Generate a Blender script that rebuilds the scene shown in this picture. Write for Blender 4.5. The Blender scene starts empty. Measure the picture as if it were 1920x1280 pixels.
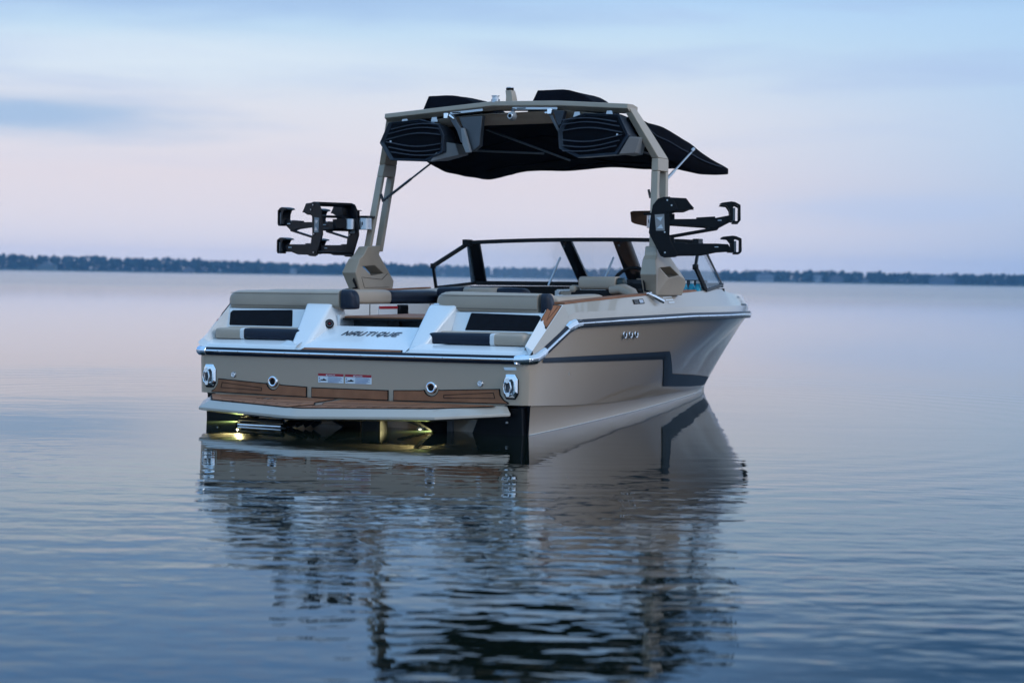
import bpy, bmesh, math, random
from mathutils import Vector, Matrix, noise
random.seed(7)
PI = math.pi
scene = bpy.context.scene
COL = scene.collection

# ------------------------------------------------------------------ camera
CAM = Vector((1.02036, -13.04630, 0.99104))
PITCH, ROLL = math.radians(1.84214), math.radians(0.92057)
HEEL, HEAD = math.radians(0.44941), math.radians(28.55795)
cd = bpy.data.cameras.new("camera"); cam = bpy.data.objects.new("camera", cd); COL.objects.link(cam)
F0 = Vector((0, math.cos(PITCH), -math.sin(PITCH))); U0 = Vector((0, math.sin(PITCH), math.cos(PITCH))); R0 = Vector((1, 0, 0))
Rr = R0 * math.cos(ROLL) + U0 * math.sin(ROLL); Uu = U0 * math.cos(ROLL) - R0 * math.sin(ROLL)
M = Matrix((Rr, Uu, -F0)).transposed().to_4x4(); M.translation = CAM
cam.matrix_world = M
cd.sensor_width = 36.0; cd.lens = 70.39; cd.clip_start = 0.1; cd.clip_end = 20000
cd.dof.use_dof = True; cd.dof.focus_distance = 13.4; cd.dof.aperture_fstop = 3.0
scene.camera = cam

# ------------------------------------------------------------------ world (overcast dusk sky)
w = bpy.data.worlds.new("World"); scene.world = w; w.use_nodes = True
nt = w.node_tree; N = nt.nodes; L = nt.links
for n in list(N): N.remove(n)
def nd(t, **k):
    n = N.new(t)
    for a, b in k.items(): setattr(n, a, b)
    return n
def val(sock, v): sock.default_value = v
out = nd('ShaderNodeOutputWorld'); bg = nd('ShaderNodeBackground'); L.new(bg.outputs[0], out.inputs[0])
sky = nd('ShaderNodeTexSky', sky_type='NISHITA'); sky.sun_disc = False
SUN_EL, SUN_AZ = math.radians(26), math.radians(122)
sky.sun_elevation = SUN_EL; sky.sun_rotation = SUN_AZ
tc = nd('ShaderNodeTexCoord'); sep = nd('ShaderNodeSeparateXYZ'); L.new(tc.outputs['Generated'], sep.inputs[0])
def ramp(stops):
    r = nd('ShaderNodeValToRGB'); e = r.color_ramp.elements
    while len(e) < len(stops): e.new(0.5)
    for i, (p, c) in enumerate(stops): e[i].position = p; e[i].color = (*c, 1)
    return r
def math_(op, a, b=None, clamp=False):
    m = nd('ShaderNodeMath', operation=op, use_clamp=clamp)
    for i, x in enumerate((a, b)):
        if x is None: continue
        if isinstance(x, (int, float)): m.inputs[i].default_value = x
        else: L.new(x, m.inputs[i])
    return m.outputs[0]
def mixc(fac, a, b, blend='MIX'):
    m = nd('ShaderNodeMix', data_type='RGBA', blend_type=blend)
    if isinstance(fac, (int, float)): m.inputs[0].default_value = fac
    else: L.new(fac, m.inputs[0])
    for s, x in ((6, a), (7, b)):
        if isinstance(x, tuple): m.inputs[s].default_value = (*x, 1)
        else: L.new(x, m.inputs[s])
    return m.outputs[2]
z = math_('MAXIMUM', sep.outputs[2], 0.0)
zs = math_('POWER', z, 0.5)                      # sqrt spreads the first degrees over the horizon
# elevation of the ramp stops: sin(e)=p^2
grad = ramp([(0.0, (0.72, 0.70, 0.82)), (0.13, (0.72, 0.685, 0.75)), (0.22, (0.70, 0.645, 0.70)), (0.285, (0.665, 0.675, 0.745)),
             (0.345, (0.50, 0.655, 0.80)), (0.42, (0.24, 0.48, 0.87)), (0.55, (0.15, 0.42, 0.97)), (0.80, (0.28, 0.60, 1.06)), (1.0, (0.31, 0.65, 1.14))])
L.new(zs, grad.inputs[0])
# bluer towards the right of the picture
rt = math_('MULTIPLY', math_('SUBTRACT', sep.outputs[0], 0.07), 4.5, clamp=True)
rcol = ramp([(0.0, (0.34, 0.45, 0.66)), (0.16, (0.345, 0.465, 0.67)), (0.26, (0.37, 0.53, 0.74)), (0.36, (0.37, 0.56, 0.80))]); L.new(zs, rcol.inputs[0])
c1 = mixc(math_('MULTIPLY', rt, 0.92), grad.outputs[0], rcol.outputs[0])
up_ = math_('MULTIPLY', math_('MULTIPLY', math_('SUBTRACT', z, 0.13), 14.0, clamp=True), math_('MULTIPLY', math_('SUBTRACT', sep.outputs[0], 0.02), 5.0, clamp=True))
c1 = mixc(math_('MULTIPLY', math_('MULTIPLY', up_, math_('MULTIPLY', math_('SUBTRACT', 0.48, z), 6.0, clamp=True)), math_('MULTIPLY', sep.outputs[1], 2.0, clamp=True)), c1, (0.07, 0.21, 0.47))
# the sky behind the camera is brighter than the one ahead
bk = math_('MULTIPLY', math_('SUBTRACT', 0.15, sep.outputs[1]), 1.4, clamp=True)
c1 = mixc(math_('MULTIPLY', bk, 0.8), c1, (0.42, 0.74, 1.12))
# bright low sky patch added outside the picture to lighten hull side and bow
side_fill = math_('MULTIPLY', math_('MULTIPLY', math_('SUBTRACT', sep.outputs[0], 0.33), 3.0, clamp=True), math_('MULTIPLY', math_('SUBTRACT', 0.65, z), 2.5, clamp=True))
c1 = mixc(math_('MULTIPLY', side_fill, 0.85), c1, (0.74, 0.93, 1.26))
# streaky cloud: noise on (azimuth, elevation) stretched sideways
mp = nd('ShaderNodeMapping'); L.new(tc.outputs['Generated'], mp.inputs[0]); mp.inputs['Scale'].default_value = (3.4, 3.4, 26); mp.inputs['Location'].default_value = (0.6, 0.2, 0.0)
nz = nd('ShaderNodeTexNoise'); L.new(mp.outputs[0], nz.inputs[0]); nz.inputs['Scale'].default_value = 1.7; nz.inputs['Detail'].default_value = 4.0; nz.inputs['Roughness'].default_value = 0.5; nz.inputs['Distortion'].default_value = 0.35
cl = ramp([(0.50, (0, 0, 0)), (0.72, (1, 1, 1))]); L.new(nz.outputs[0], cl.inputs[0])
hi = math_('MULTIPLY', math_('SUBTRACT', z, 0.035), 14.0, clamp=True)
fac = math_('MULTIPLY', cl.outputs[0], math_('MULTIPLY', hi, 0.55))
c2 = mixc(fac, c1, (0.36, 0.47, 0.72))
# one slate-blue bank low at the left, one dark veil at the top left
def bank(cx, cz, sx, sz):
    a = math_('DIVIDE', math_('SUBTRACT', sep.outputs[0], cx), sx); b = math_('DIVIDE', math_('SUBTRACT', sep.outputs[2], cz), sz)
    mpn = nd('ShaderNodeMapping'); L.new(tc.outputs['Generated'], mpn.inputs[0]); mpn.inputs['Scale'].default_value = (9, 9, 60)
    n2 = nd('ShaderNodeTexNoise'); L.new(mpn.outputs[0], n2.inputs[0]); n2.inputs['Scale'].default_value = 1.3; n2.inputs['Detail'].default_value = 5
    r = math_('SQRT', math_('ADD', math_('MULTIPLY', a, a), math_('MULTIPLY', b, b)))
    r = math_('ADD', r, math_('MULTIPLY', math_('SUBTRACT', n2.outputs[0], 0.5), 1.1))
    s = nd('ShaderNodeMapRange', interpolation_type='SMOOTHSTEP'); L.new(r, s.inputs[0]); s.inputs[1].default_value = 1.25; s.inputs[2].default_value = 0.1
    return s.outputs[0]
c3 = mixc(math_('MULTIPLY', bank(-0.25, 0.074, 0.12, 0.0125), 0.95), c2, (0.33, 0.465, 0.67))
c3 = mixc(math_('MULTIPLY', bank(-0.14, 0.138, 0.23, 0.0200), 0.90), c3, (0.33, 0.48, 0.72))
c3 = mixc(math_('MULTIPLY', bank(0.19, 0.036, 0.10, 0.010), 0.45), c3, (0.40, 0.52, 0.76))
# pale light band under the top veil on the left
c3 = mixc(math_('MULTIPLY', bank(-0.16, 0.104, 0.15, 0.014), 0.60), c3, (0.66, 0.74, 0.82))
skm = nd('ShaderNodeVectorMath', operation='SCALE'); L.new(sky.outputs[0], skm.inputs[0]); skm.inputs[3].default_value = 0.09
c4 = mixc(0.06, c3, skm.outputs[0])
L.new(c4, bg.inputs[0]); bg.inputs[1].default_value = 1.18

sd = bpy.data.lights.new("sun", 'SUN'); sun = bpy.data.objects.new("sun", sd); COL.objects.link(sun)
sd.energy = 0.75; sd.angle = math.radians(25); sd.color = (1.0, 0.96, 0.93)
sdir = Vector((math.sin(SUN_AZ) * math.cos(SUN_EL), math.cos(SUN_AZ) * math.cos(SUN_EL), math.sin(SUN_EL)))
sun.rotation_euler = (-sdir).to_track_quat('-Z', 'Y').to_euler()
sun.location = (0, -30, 30)
scene.view_settings.view_transform = 'Standard'; scene.view_settings.look = 'None'
scene.view_settings.exposure = 0.0; scene.view_settings.gamma = 1.0
scene.cycles.max_bounces = 8; scene.cycles.volume_bounces = 1; scene.cycles.caustics_reflective = True; scene.cycles.caustics_refractive = False
scene.cycles.transparent_max_bounces = 12

# ------------------------------------------------------------------ materials
def mat(name, col, rough=0.5, metal=0.0, coat=0.0, spec=0.5, var=0.0, vscale=6.0, bump=0.0, bscale=80.0, emit=None, estr=0.0, coatr=0.05, spvar=0.0):
    m = bpy.data.materials.new(name); m.use_nodes = True
    t = m.node_tree; b = t.nodes['Principled BSDF']
    b.inputs['Base Color'].default_value = (*col, 1); b.inputs['Roughness'].default_value = rough
    b.inputs['Metallic'].default_value = metal; b.inputs['Coat Weight'].default_value = coat; b.inputs['Coat Roughness'].default_value = coatr
    b.inputs['Specular IOR Level'].default_value = spec
    tcn = t.nodes.new('ShaderNodeTexCoord')
    n = t.nodes.new('ShaderNodeTexNoise'); n.inputs['Scale'].default_value = vscale; n.inputs['Detail'].default_value = 6
    t.links.new(tcn.outputs['Object'], n.inputs['Vector'])
    if var > 0:
        mr = t.nodes.new('ShaderNodeMapRange'); mr.inputs[1].default_value = 0.3; mr.inputs[2].default_value = 0.7
        mr.inputs[3].default_value = 1 - var; mr.inputs[4].default_value = 1 + var; t.links.new(n.outputs[0], mr.inputs[0])
        vm = t.nodes.new('ShaderNodeVectorMath'); vm.operation = 'SCALE'; vm.inputs[0].default_value = col
        t.links.new(mr.outputs[0], vm.inputs[3]); t.links.new(vm.outputs[0], b.inputs['Base Color'])
    if spvar > 0:
        mr = t.nodes.new('ShaderNodeMapRange'); mr.inputs[1].default_value = 0.3; mr.inputs[2].default_value = 0.7
        mr.inputs[3].default_value = max(0, rough - spvar); mr.inputs[4].default_value = rough + spvar; t.links.new(n.outputs[0], mr.inputs[0])
        t.links.new(mr.outputs[0], b.inputs['Roughness'])
    if bump > 0:
        n2 = t.nodes.new('ShaderNodeTexNoise'); n2.inputs['Scale'].default_value = bscale; n2.inputs['Detail'].default_value = 4
        t.links.new(tcn.outputs['Object'], n2.inputs['Vector'])
        bp = t.nodes.new('ShaderNodeBump'); bp.inputs['Strength'].default_value = 1.0; bp.inputs['Distance'].default_value = bump
        t.links.new(n2.outputs[0], bp.inputs['Height']); t.links.new(bp.outputs[0], b.inputs['Normal'])
    if emit: b.inputs['Emission Color'].default_value = (*emit, 1); b.inputs['Emission Strength'].default_value = estr
    return m
BEIGE = (0.405, 0.302, 0.218)
m_beige = mat('beige_gelcoat', BEIGE, 0.30, coat=0.6, var=0.015, vscale=1.5)
m_deckbeige = mat('pale_gelcoat', (0.43, 0.375, 0.315), 0.28, coat=0.6, var=0.03, vscale=3)
m_tower = mat('beige_powder_coat', (0.40, 0.315, 0.235), 0.42, coat=0.15, var=0.04, vscale=10, bump=0.0002, bscale=400)
m_white = mat('white_gelcoat', (0.80, 0.80, 0.80), 0.25, coat=0.5, var=0.02, vscale=4)
m_navy = mat('navy_gelcoat', (0.018, 0.032, 0.055), 0.45, coat=0.0, var=0.05, spec=.3)
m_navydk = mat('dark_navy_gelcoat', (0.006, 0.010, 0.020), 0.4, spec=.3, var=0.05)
m_teak = mat('brown_foam', (0.285, 0.118, 0.058), 0.62, var=0.18, vscale=9, bump=0.0006, bscale=350, spec=0.25)
m_line = mat('dark_groove', (0.012, 0.010, 0.010), 0.8, spec=0.2)
m_vinyl = mat('beige_vinyl', (0.44, 0.345, 0.265), 0.42, var=0.05, vscale=5, bump=0.0006, bscale=160)
m_vinylnavy = mat('navy_vinyl', (0.009, 0.014, 0.028), 0.48, spec=.3, var=0.10, vscale=5, bump=0.0006, bscale=160)
m_vinylwhite = mat('white_vinyl', (0.72, 0.72, 0.72), 0.4, var=0.03, bump=0.0004, bscale=160)
m_mesh = mat('quilted_black_vinyl', (0.005, 0.005, 0.008), 0.7, var=0.2, vscale=30, bump=0.001, bscale=60, spec=0.15)
m_black = mat('black_metal', (0.0035, 0.0038, 0.0055), 0.36, var=0.2, vscale=20, spec=0.16, spvar=0.08)
m_rubber = mat('black_rubber', (0.008, 0.008, 0.009), 0.7, spec=0.2)
m_frame = mat('black_frame', (0.005, 0.006, 0.008), 0.4, spec=0.25)
m_canvas = mat('black_canvas', (0.004, 0.004, 0.007), 0.95, var=0.3, vscale=3, bump=0.004, bscale=9, spec=0.05)
m_chrome = mat('chrome', (0.78, 0.80, 0.83), 0.07, metal=1.0, spvar=0.03)
m_alu = mat('brushed_aluminium', (0.50, 0.52, 0.55), 0.32, metal=1.0, var=0.05)
m_darkalu = mat('grey_anodised_metal', (0.10, 0.105, 0.115), 0.45, metal=0.6, var=0.1)
m_speaker = mat('speaker_shell', (0.020, 0.026, 0.038), 0.38, coat=0.1, var=0.1, vscale=15, spec=.35)
m_grille = mat('speaker_grille', (0.003, 0.003, 0.005), 0.8, bump=0.001, bscale=500, spec=.1)
m_rib = mat('grille_rib', (0.055, 0.065, 0.085), 0.45)
m_greyplastic = mat('grey_plastic', (0.24, 0.24, 0.245), 0.5, var=0.05)
m_darkbox = mat('dark_recess', (0.05, 0.065, 0.075), 0.6, var=0.1)
m_label = mat('label_white', (0.72, 0.76, 0.80), 0.4)
m_red = mat('label_red', (0.38, 0.02, 0.03), 0.4)
m_ink = mat('label_ink', (0.10, 0.16, 0.32), 0.5)
m_inkdk = mat('letter_grey', (0.045, 0.06, 0.085), 0.35, metal=0.3)
m_cyan = mat('cyan_plastic', (0.02, 0.36, 0.50), 0.25, var=0.15, vscale=40)
m_orange = mat('orange_light', (0.8, 0.25, 0.05), 0.3, emit=(1.0, 0.3, 0.05), estr=1.0)
m_courtesy = mat('lit_courtesy_lens', (0.9, 0.9, 0.9), 0.2, emit=(0.9, 0.95, 1.0), estr=2.2)
m_uw = mat('lit_underwater_lens', (0.9, 0.9, 0.7), 0.2, emit=(1.0, 0.97, 0.72), estr=5.0)
m_anchor = mat('clear_lens', (0.75, 0.75, 0.78), 0.15, coat=0.5)
m_mirror = mat('mirror_glass', (0.55, 0.56, 0.58), 0.04, metal=1.0)
def glass_mat(name, tint, spec=1.0):
    m = bpy.data.materials.new(name); m.use_nodes = True; t = m.node_tree
    for n in list(t.nodes): t.nodes.remove(n)
    o = t.nodes.new('ShaderNodeOutputMaterial'); mx = t.nodes.new('ShaderNodeMixShader'); tr = t.nodes.new('ShaderNodeBsdfTransparent'); gl = t.nodes.new('ShaderNodeBsdfGlossy')
    tr.inputs[0].default_value = (*tint, 1); gl.inputs[1].default_value = 0.03
    fr = t.nodes.new('ShaderNodeLayerWeight'); fr.inputs[0].default_value = 0.25
    ml = t.nodes.new('ShaderNodeMath'); ml.operation = 'MULTIPLY_ADD'; ml.inputs[1].default_value = 0.35 * spec; ml.inputs[2].default_value = 0.04
    # translucent mix over the pane: a thin veil that scatters light
    df = t.nodes.new('ShaderNodeBsdfTranslucent'); df.inputs[0].default_value = (.85, .9, .95, 1); m2 = t.nodes.new('ShaderNodeMixShader'); m2.inputs[0].default_value = 0.16
    t.links.new(tr.outputs[0], m2.inputs[1]); t.links.new(df.outputs[0], m2.inputs[2])
    t.links.new(fr.outputs['Fresnel'], ml.inputs[0]); t.links.new(ml.outputs[0], mx.inputs[0]); t.links.new(m2.outputs[0], mx.inputs[1]); t.links.new(gl.outputs[0], mx.inputs[2]); t.links.new(mx.outputs[0], o.inputs[0])
    return m
m_glass = glass_mat('windshield_glass', (0.95, 0.98, 1.0), 0.5)

# ------------------------------------------------------------------ helpers
def props(o, label=None, cat=None, group=None, kind=None):
    if label: o['label'] = label
    if cat: o['category'] = cat
    if group: o['group'] = group
    if kind: o['kind'] = kind
    return o
def empty(name, parent=None, loc=(0, 0, 0)):
    o = bpy.data.objects.new(name, None); COL.objects.link(o); o.location = loc; o.parent = parent; o.empty_display_size = 0.2
    return o
class MB:
    def __init__(s): s.v = []; s.f = []; s.m = []; s.mats = []
    def mi(s, m):
        if m not in s.mats: s.mats.append(m)
        return s.mats.index(m)
    def add(s, verts, faces, m):
        k = len(s.v); s.v += [tuple(v) for v in verts]; i = s.mi(m)
        for f in faces: s.f.append(tuple(a + k for a in f)); s.m.append(i)
        return s
    def box(s, c, size, m, R=None):
        x, y, z_ = (q / 2 for q in size); P = [Vector(p) for p in ((-x,-y,-z_),(x,-y,-z_),(x,y,-z_),(-x,y,-z_),(-x,-y,z_),(x,-y,z_),(x,y,z_),(-x,y,z_))]
        if R is not None: P = [R @ p for p in P]
        P = [p + Vector(c) for p in P]
        return s.add(P, [(0,3,2,1),(4,5,6,7),(0,1,5,4),(1,2,6,5),(2,3,7,6),(3,0,4,7)], m)
    def bar(s, p0, p1, w_, h, m, up=(0, 0, 1)):
        p0, p1 = Vector(p0), Vector(p1); d = (p1 - p0).normalized(); x = d.cross(Vector(up)).normalized(); y = x.cross(d).normalized()
        R = Matrix((x, d, y)).transposed()
        return s.box((p0 + p1) / 2, (w_, (p1 - p0).length, h), m, R)
    def tube(s, pts, r, m, n=8, cap=True):
        pts = [Vector(p) for p in pts]; rs = r if isinstance(r, (list, tuple)) else [r] * len(pts); V = []; F = []
        for i, p in enumerate(pts):
            a = pts[max(i - 1, 0)]; b = pts[min(i + 1, len(pts) - 1)]; d = (b - a).normalized()
            up = Vector((0, 0, 1)) if abs(d.z) < 0.9 else Vector((0, 1, 0)); x = d.cross(up).normalized(); y = x.cross(d)
            V += [p + (x * math.cos(t) + y * math.sin(t)) * rs[i] for t in [2 * PI * k / n for k in range(n)]]
        for i in range(len(pts) - 1):
            for k in range(n):
                k2 = (k + 1) % n; F.append((i*n+k, i*n+k2, (i+1)*n+k2, (i+1)*n+k))
        if cap: F.append(tuple(range(n))[::-1]); F.append(tuple((len(pts)-1)*n + k for k in range(n)))
        return s.add(V, F, m)
    def prism(s, poly, off, m):      # poly: 3D points of one face; off: vector to the other face
        n = len(poly); off = Vector(off); V = [Vector(p) for p in poly] + [Vector(p) + off for p in poly]
        F = [tuple(range(n))[::-1], tuple(range(n, 2 * n))] + [(i, (i+1) % n, n + (i+1) % n, n + i) for i in range(n)]
        return s.add(V, F, m)
    def loft(s, rings, m, closed=True, caps=True):
        n = len(rings[0]); V = [p for r in rings for p in r]; F = []
        for i in range(len(rings) - 1):
            for k in range(n if closed else n - 1):
                k2 = (k + 1) % n; F.append((i*n+k, i*n+k2, (i+1)*n+k2, (i+1)*n+k))
        if caps and closed: F.append(tuple(range(n))[::-1]); F.append(tuple((len(rings)-1)*n + k for k in range(n)))
        return s.add(V, F, m)
    def torus(s, c, ax, R, r, m, n=16, k=6, sq=(1, 1)):
        c = Vector(c); ax = Vector(ax).normalized(); up = Vector((0, 0, 1)) if abs(ax.z) < 0.9 else Vector((0, 1, 0)); x = ax.cross(up).normalized(); y = x.cross(ax)
        V = []; F = []
        for i in range(n):
            t = 2 * PI * i / n; d = x * math.cos(t) * sq[0] + y * math.sin(t) * sq[1]
            for j in range(k):
                q = 2 * PI * j / k; V.append(c + d * (R + r * math.cos(q)) + ax * r * math.sin(q))
        for i in range(n):
            for j in range(k): F.append((i*k+j, ((i+1)%n)*k+j, ((i+1)%n)*k+(j+1)%k, i*k+(j+1)%k))
        return s.add(V, F, m)
    def mirror(s): # mirrored copy (port side)
        q = MB(); q.mats = list(s.mats); q.v = [(-a, b, c) for a, b, c in s.v]; q.f = [f[::-1] for f in s.f]; q.m = list(s.m); return q
    def both(s):
        k = len(s.v); s.v += [(-a, b, c) for a, b, c in s.v]; s.f += [tuple(i + k for i in f[::-1]) for f in s.f]; s.m += s.m; return s
    def build(s, name, parent=None, bevel=0.0, seg=2, smooth=True, weld=False, sub=0, ang=40, recalc=True):
        me = bpy.data.meshes.new(name); me.from_pydata(s.v, [], s.f)
        for m in s.mats: me.materials.append(m)
        me.polygons.foreach_set('material_index', s.m)
        bm = bmesh.new(); bm.from_mesh(me)
        if weld: bmesh.ops.remove_doubles(bm, verts=bm.verts, dist=0.0004)
        if recalc: bmesh.ops.recalc_face_normals(bm, faces=bm.faces)
        for f in bm.faces: f.smooth = smooth
        if smooth:
            for e in bm.edges:
                if len(e.link_faces) == 2 and e.calc_face_angle(0) > math.radians(ang): e.smooth = False
        bm.to_mesh(me); bm.free()
        o = bpy.data.objects.new(name, me); COL.objects.link(o); o.parent = parent
        if bevel > 0:
            b = o.modifiers.new('bevel', 'BEVEL'); b.width = bevel; b.segments = seg; b.limit_method = 'ANGLE'; b.angle_limit = math.radians(28); b.harden_normals = False
        if sub: 
            q = o.modifiers.new('sub', 'SUBSURF'); q.levels = sub; q.render_levels = sub
        return o
def lerp(a, b, t): return a + (b - a) * t
def interp(tab, x):
    if x <= tab[0][0]: return tab[0][1]
    for (a, u), (b, v) in zip(tab, tab[1:]):
        if x <= b: return lerp(u, v, (x - a) / (b - a))
    return tab[-1][1]
def sm(tab, x, r=0.18): # softened table lookup
    return (interp(tab, x - r) + 2 * interp(tab, x - r/2) + 2 * interp(tab, x) + 2 * interp(tab, x + r/2) + interp(tab, x + r)) / 8
def cushion(path, w_, h, rnd, m, mb, ends=(0.05, 0.05), n=20, p=3.2, base=0):
    """rounded bolster along path (list of points), w_ across, h tall, superellipse section and rounded ends"""
    pts = [Vector(q) for q in path]; seg = [0]
    for a, b in zip(pts, pts[1:]): seg.append(seg[-1] + (b - a).length)
    T = seg[-1]
    def at(t):
        t = min(max(t, 0), T)
        for i in range(len(pts) - 1):
            if t <= seg[i + 1] + 1e-9: return pts[i].lerp(pts[i + 1], (t - seg[i]) / (seg[i + 1] - seg[i]))
        return pts[-1]
    ts = []; sc = []
    e0, e1 = ends
    for k in range(6): a = k / 6 * PI / 2; ts.append(e0 * (1 - math.cos(a))); sc.append(max(math.sin(a), 0.02) ** 0.7 if k else 0.25)
    mN = max(4, int(T / 0.08))
    for k in range(mN + 1): ts.append(lerp(e0, T - e1, k / mN)); sc.append(1)
    for k in range(5, -1, -1): a = k / 6 * PI / 2; ts.append(T - e1 * (1 - math.cos(a))); sc.append(max(math.sin(a), 0.02) ** 0.7 if k else 0.25)
    rings = []
    for t, s_ in zip(ts, sc):
        d = (at(t + 0.03) - at(t - 0.03)).normalized(); x = d.cross(Vector((0, 0, 1))).normalized(); y = x.cross(d)
        R = []
        for k in range(n):
            a = 2 * PI * (k + 0.5) / n; ca, sa = math.cos(a), math.sin(a)
            yy = math.copysign(abs(sa) ** (2 / p), sa) * h / 2 * s_; yy -= base * h / 2 * (1 - s_) * .85
            if base and yy > -h * .2: yy -= (0.5 - ca * .5 if False else 0) * .01
            R.append(at(t) + x * (math.copysign(abs(ca) ** (2 / p), ca) * w_ / 2 * s_) + y * yy)
        rings.append(R)
    mb.loft(rings, m)
    return mb

BOAT = empty('motorboat'); BOAT.rotation_euler = (0, 0, 0)
# local axes: x = starboard, y = forward, z = up
BOAT.matrix_world = Matrix.Rotation(-HEAD, 4, 'Z') @ Matrix.Rotation(-HEEL, 4, 'Y')
props(BOAT, 'beige and white towboat with black canopy and tower, floating on calm lake', 'boat')

# ------------------------------------------------------------------ hull
bR = [(0.10, 1.290), (0.52, 1.315), (1.5, 1.325), (2.5, 1.302), (3, 1.262), (3.5, 1.195), (4, 1.085), (4.5, 0.935), (5, 0.745), (5.5, 0.535), (5.9, 0.355), (6.1, 0.265), (6.2, 0.17), (6.25, 0.0)]
zR = [(0.08, 0.468), (0.10, 0.475), (0.52, 0.672), (0.58, 0.686), (1.2, 0.697), (2, 0.708), (2.5, 0.715), (4, 0.712), (5, 0.700), (6.25, 0.690)]
bC = [(0.08, 1.272), (0.885, 1.135), (2.0, 0.925), (2.8, 0.765), (3.7, 0.560), (4.9, 0.270), (5.4, 0.14), (5.80, 0.0)]
zC = [(0.08, 0.178), (0.885, 0.138), (2.0, 0.10), (2.8, 0.085), (3.7, 0.072), (4.9, 0.052), (5.80, 0.03)]
bW = [(a, max(0, b - .022)) for a, b in bC]
def rimb(X): return interp(bR, X) if X < 0.8 or X > 5.9 else sm(bR, X)
def rimz(X): return interp(zR, X)
def bulge(s): return -0.060 * (1 - min(1, abs(s) / 1.2) ** 2)
# plan outline, starboard half, from the stern centre round the quarter to the stem
stern = [(s, bulge(s)) for s in [0, .1, .2, .3, .4, .5, .6, .7, .8, .9, 1.0, 1.08, 1.16, 1.215]] + [(1.250, 0.010), (1.276, 0.035)]
Xs = [0.08 + (0.48) * k / 6 for k in range(7)] + [0.62, 0.7] + [0.7 + (6.25 - 0.7) * (1 - (1 - k / 60) ** 1.25) for k in range(1, 61)]
def hull_col(kind, q):
    """column of hull points from chine up to the rub rail"""
    if kind == 's':
        s, f = q; zt = 0.466; k = s / 1.276
        return [(s * (1 - 0.006 * (1 - v)), f + 0.0 * v, lerp(0.182, zt, v)) for v in (0, .03, .25, .5, .68, .84, 1)]
    X = q; T = Vector((rimb(X), X, rimz(X)))
    xc = X if X < 4.5 else lerp(4.5, 5.80, ((X - 4.5) / 1.75) ** 0.93)
    C = Vector((sm(bC, xc, .1) if xc < 5.7 else interp(bC, xc), xc, sm(zC, xc, .1)))
    fl = 0.0 if X < 2.6 else 0.075 * min(1, (X - 2.6) / 1.2) * min(1, max(0, (5.6 - X) / .9))
    out_ = []
    for v in (0, .03, .25, .5, .68, .84, 1):
        p = C.lerp(T, v); c = v / .5 if v < .5 else (1 - v) / .5
        out_.append((p.x - fl * c, p.y, p.z))
    return [(max(0, a), b, c) for a, b, c in out_]
cols = [hull_col('s', q) for q in stern] + [hull_col('x', X) for X in Xs]
hb = MB(); nv = len(cols[0]); V = [p for c in cols for p in c]
Fh = []
for i in range(len(cols) - 1):
    for k in range(nv - 1): Fh.append((i*nv+k, (i+1)*nv+k, (i+1)*nv+k+1, i*nv+k+1))
hb.add(V, Fh, m_beige); hb.both(); hull = hb.build('hull', BOAT, weld=True, ang=32)
# side surface lookup for decals and stripes
def side_pt(X, zq, eps=0.0):
    c = hull_col('x', X)
    for a, b in zip(c, c[1:]):
        if a[2] <= zq <= b[2]: t = (zq - a[2]) / (b[2] - a[2]); return (lerp(a[0], b[0], t) + eps, lerp(a[1], b[1], t), zq)
    q = c[-1] if zq > c[-1][2] else c[0]; return (q[0] + eps, q[1], q[2])
def side_s(X, zq): return side_pt(X, zq)[0]
# lower running surface, below the chine, notched forward of the transom
lb = MB(); rows = []
for X in [0.085 + (5.79 - 0.085) * (k / 48) for k in range(49)]:
    c = Vector((sm(bC, X, .1) if X < 5.6 else interp(bC, X), X, sm(zC, X, .1))); c.x = max(c.x, .001); wv = Vector((max(.0005, c.x - .022), X, 0.0)); low = Vector((max(0, c.x - .06), X, -.25))
    rows.append([(c.x - 0.001, c.y, c.z + 0.004), (max(.0008, c.x - 0.012), c.y, c.z - 0.006), (wv.x, wv.y, wv.z), (max(0, low.x), low.y, -0.25), (0, X, -0.35)])
lb.loft(rows, m_beige, closed=False)
lb.add([rows[0][0], rows[0][1], rows[0][2], rows[0][3], (1.03, 0.085, -0.25), (1.03, 0.085, 0.18)], [(0, 1, 2, 3, 4, 5)], m_black)
lb.both(); bot_ = lb.build('bottom', BOAT, weld=True, ang=50)
# pale gleam along the waterline, put into the colour of a thin strip
for sg in (1, -1):
    b = MB(); P_ = [Vector((sg * (max(.0005, sm(bC, X, .1) - .022) + .001), X, -sg * 0.0)) for X in [.09 + (5.6 - .09) * k / 40 for k in range(41)]]
    b.loft([[(p.x, p.y, z0 - p.x * math.tan(HEEL)) for z0 in (-.004, .006)] + [(p.x + sg * .004, p.y, .003 - p.x * math.tan(HEEL))] for p in P_], mat('painted_gleam', (.62, .62, .60), .12, coat=.5)); b.build('waterline_gleam', bot_)
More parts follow.
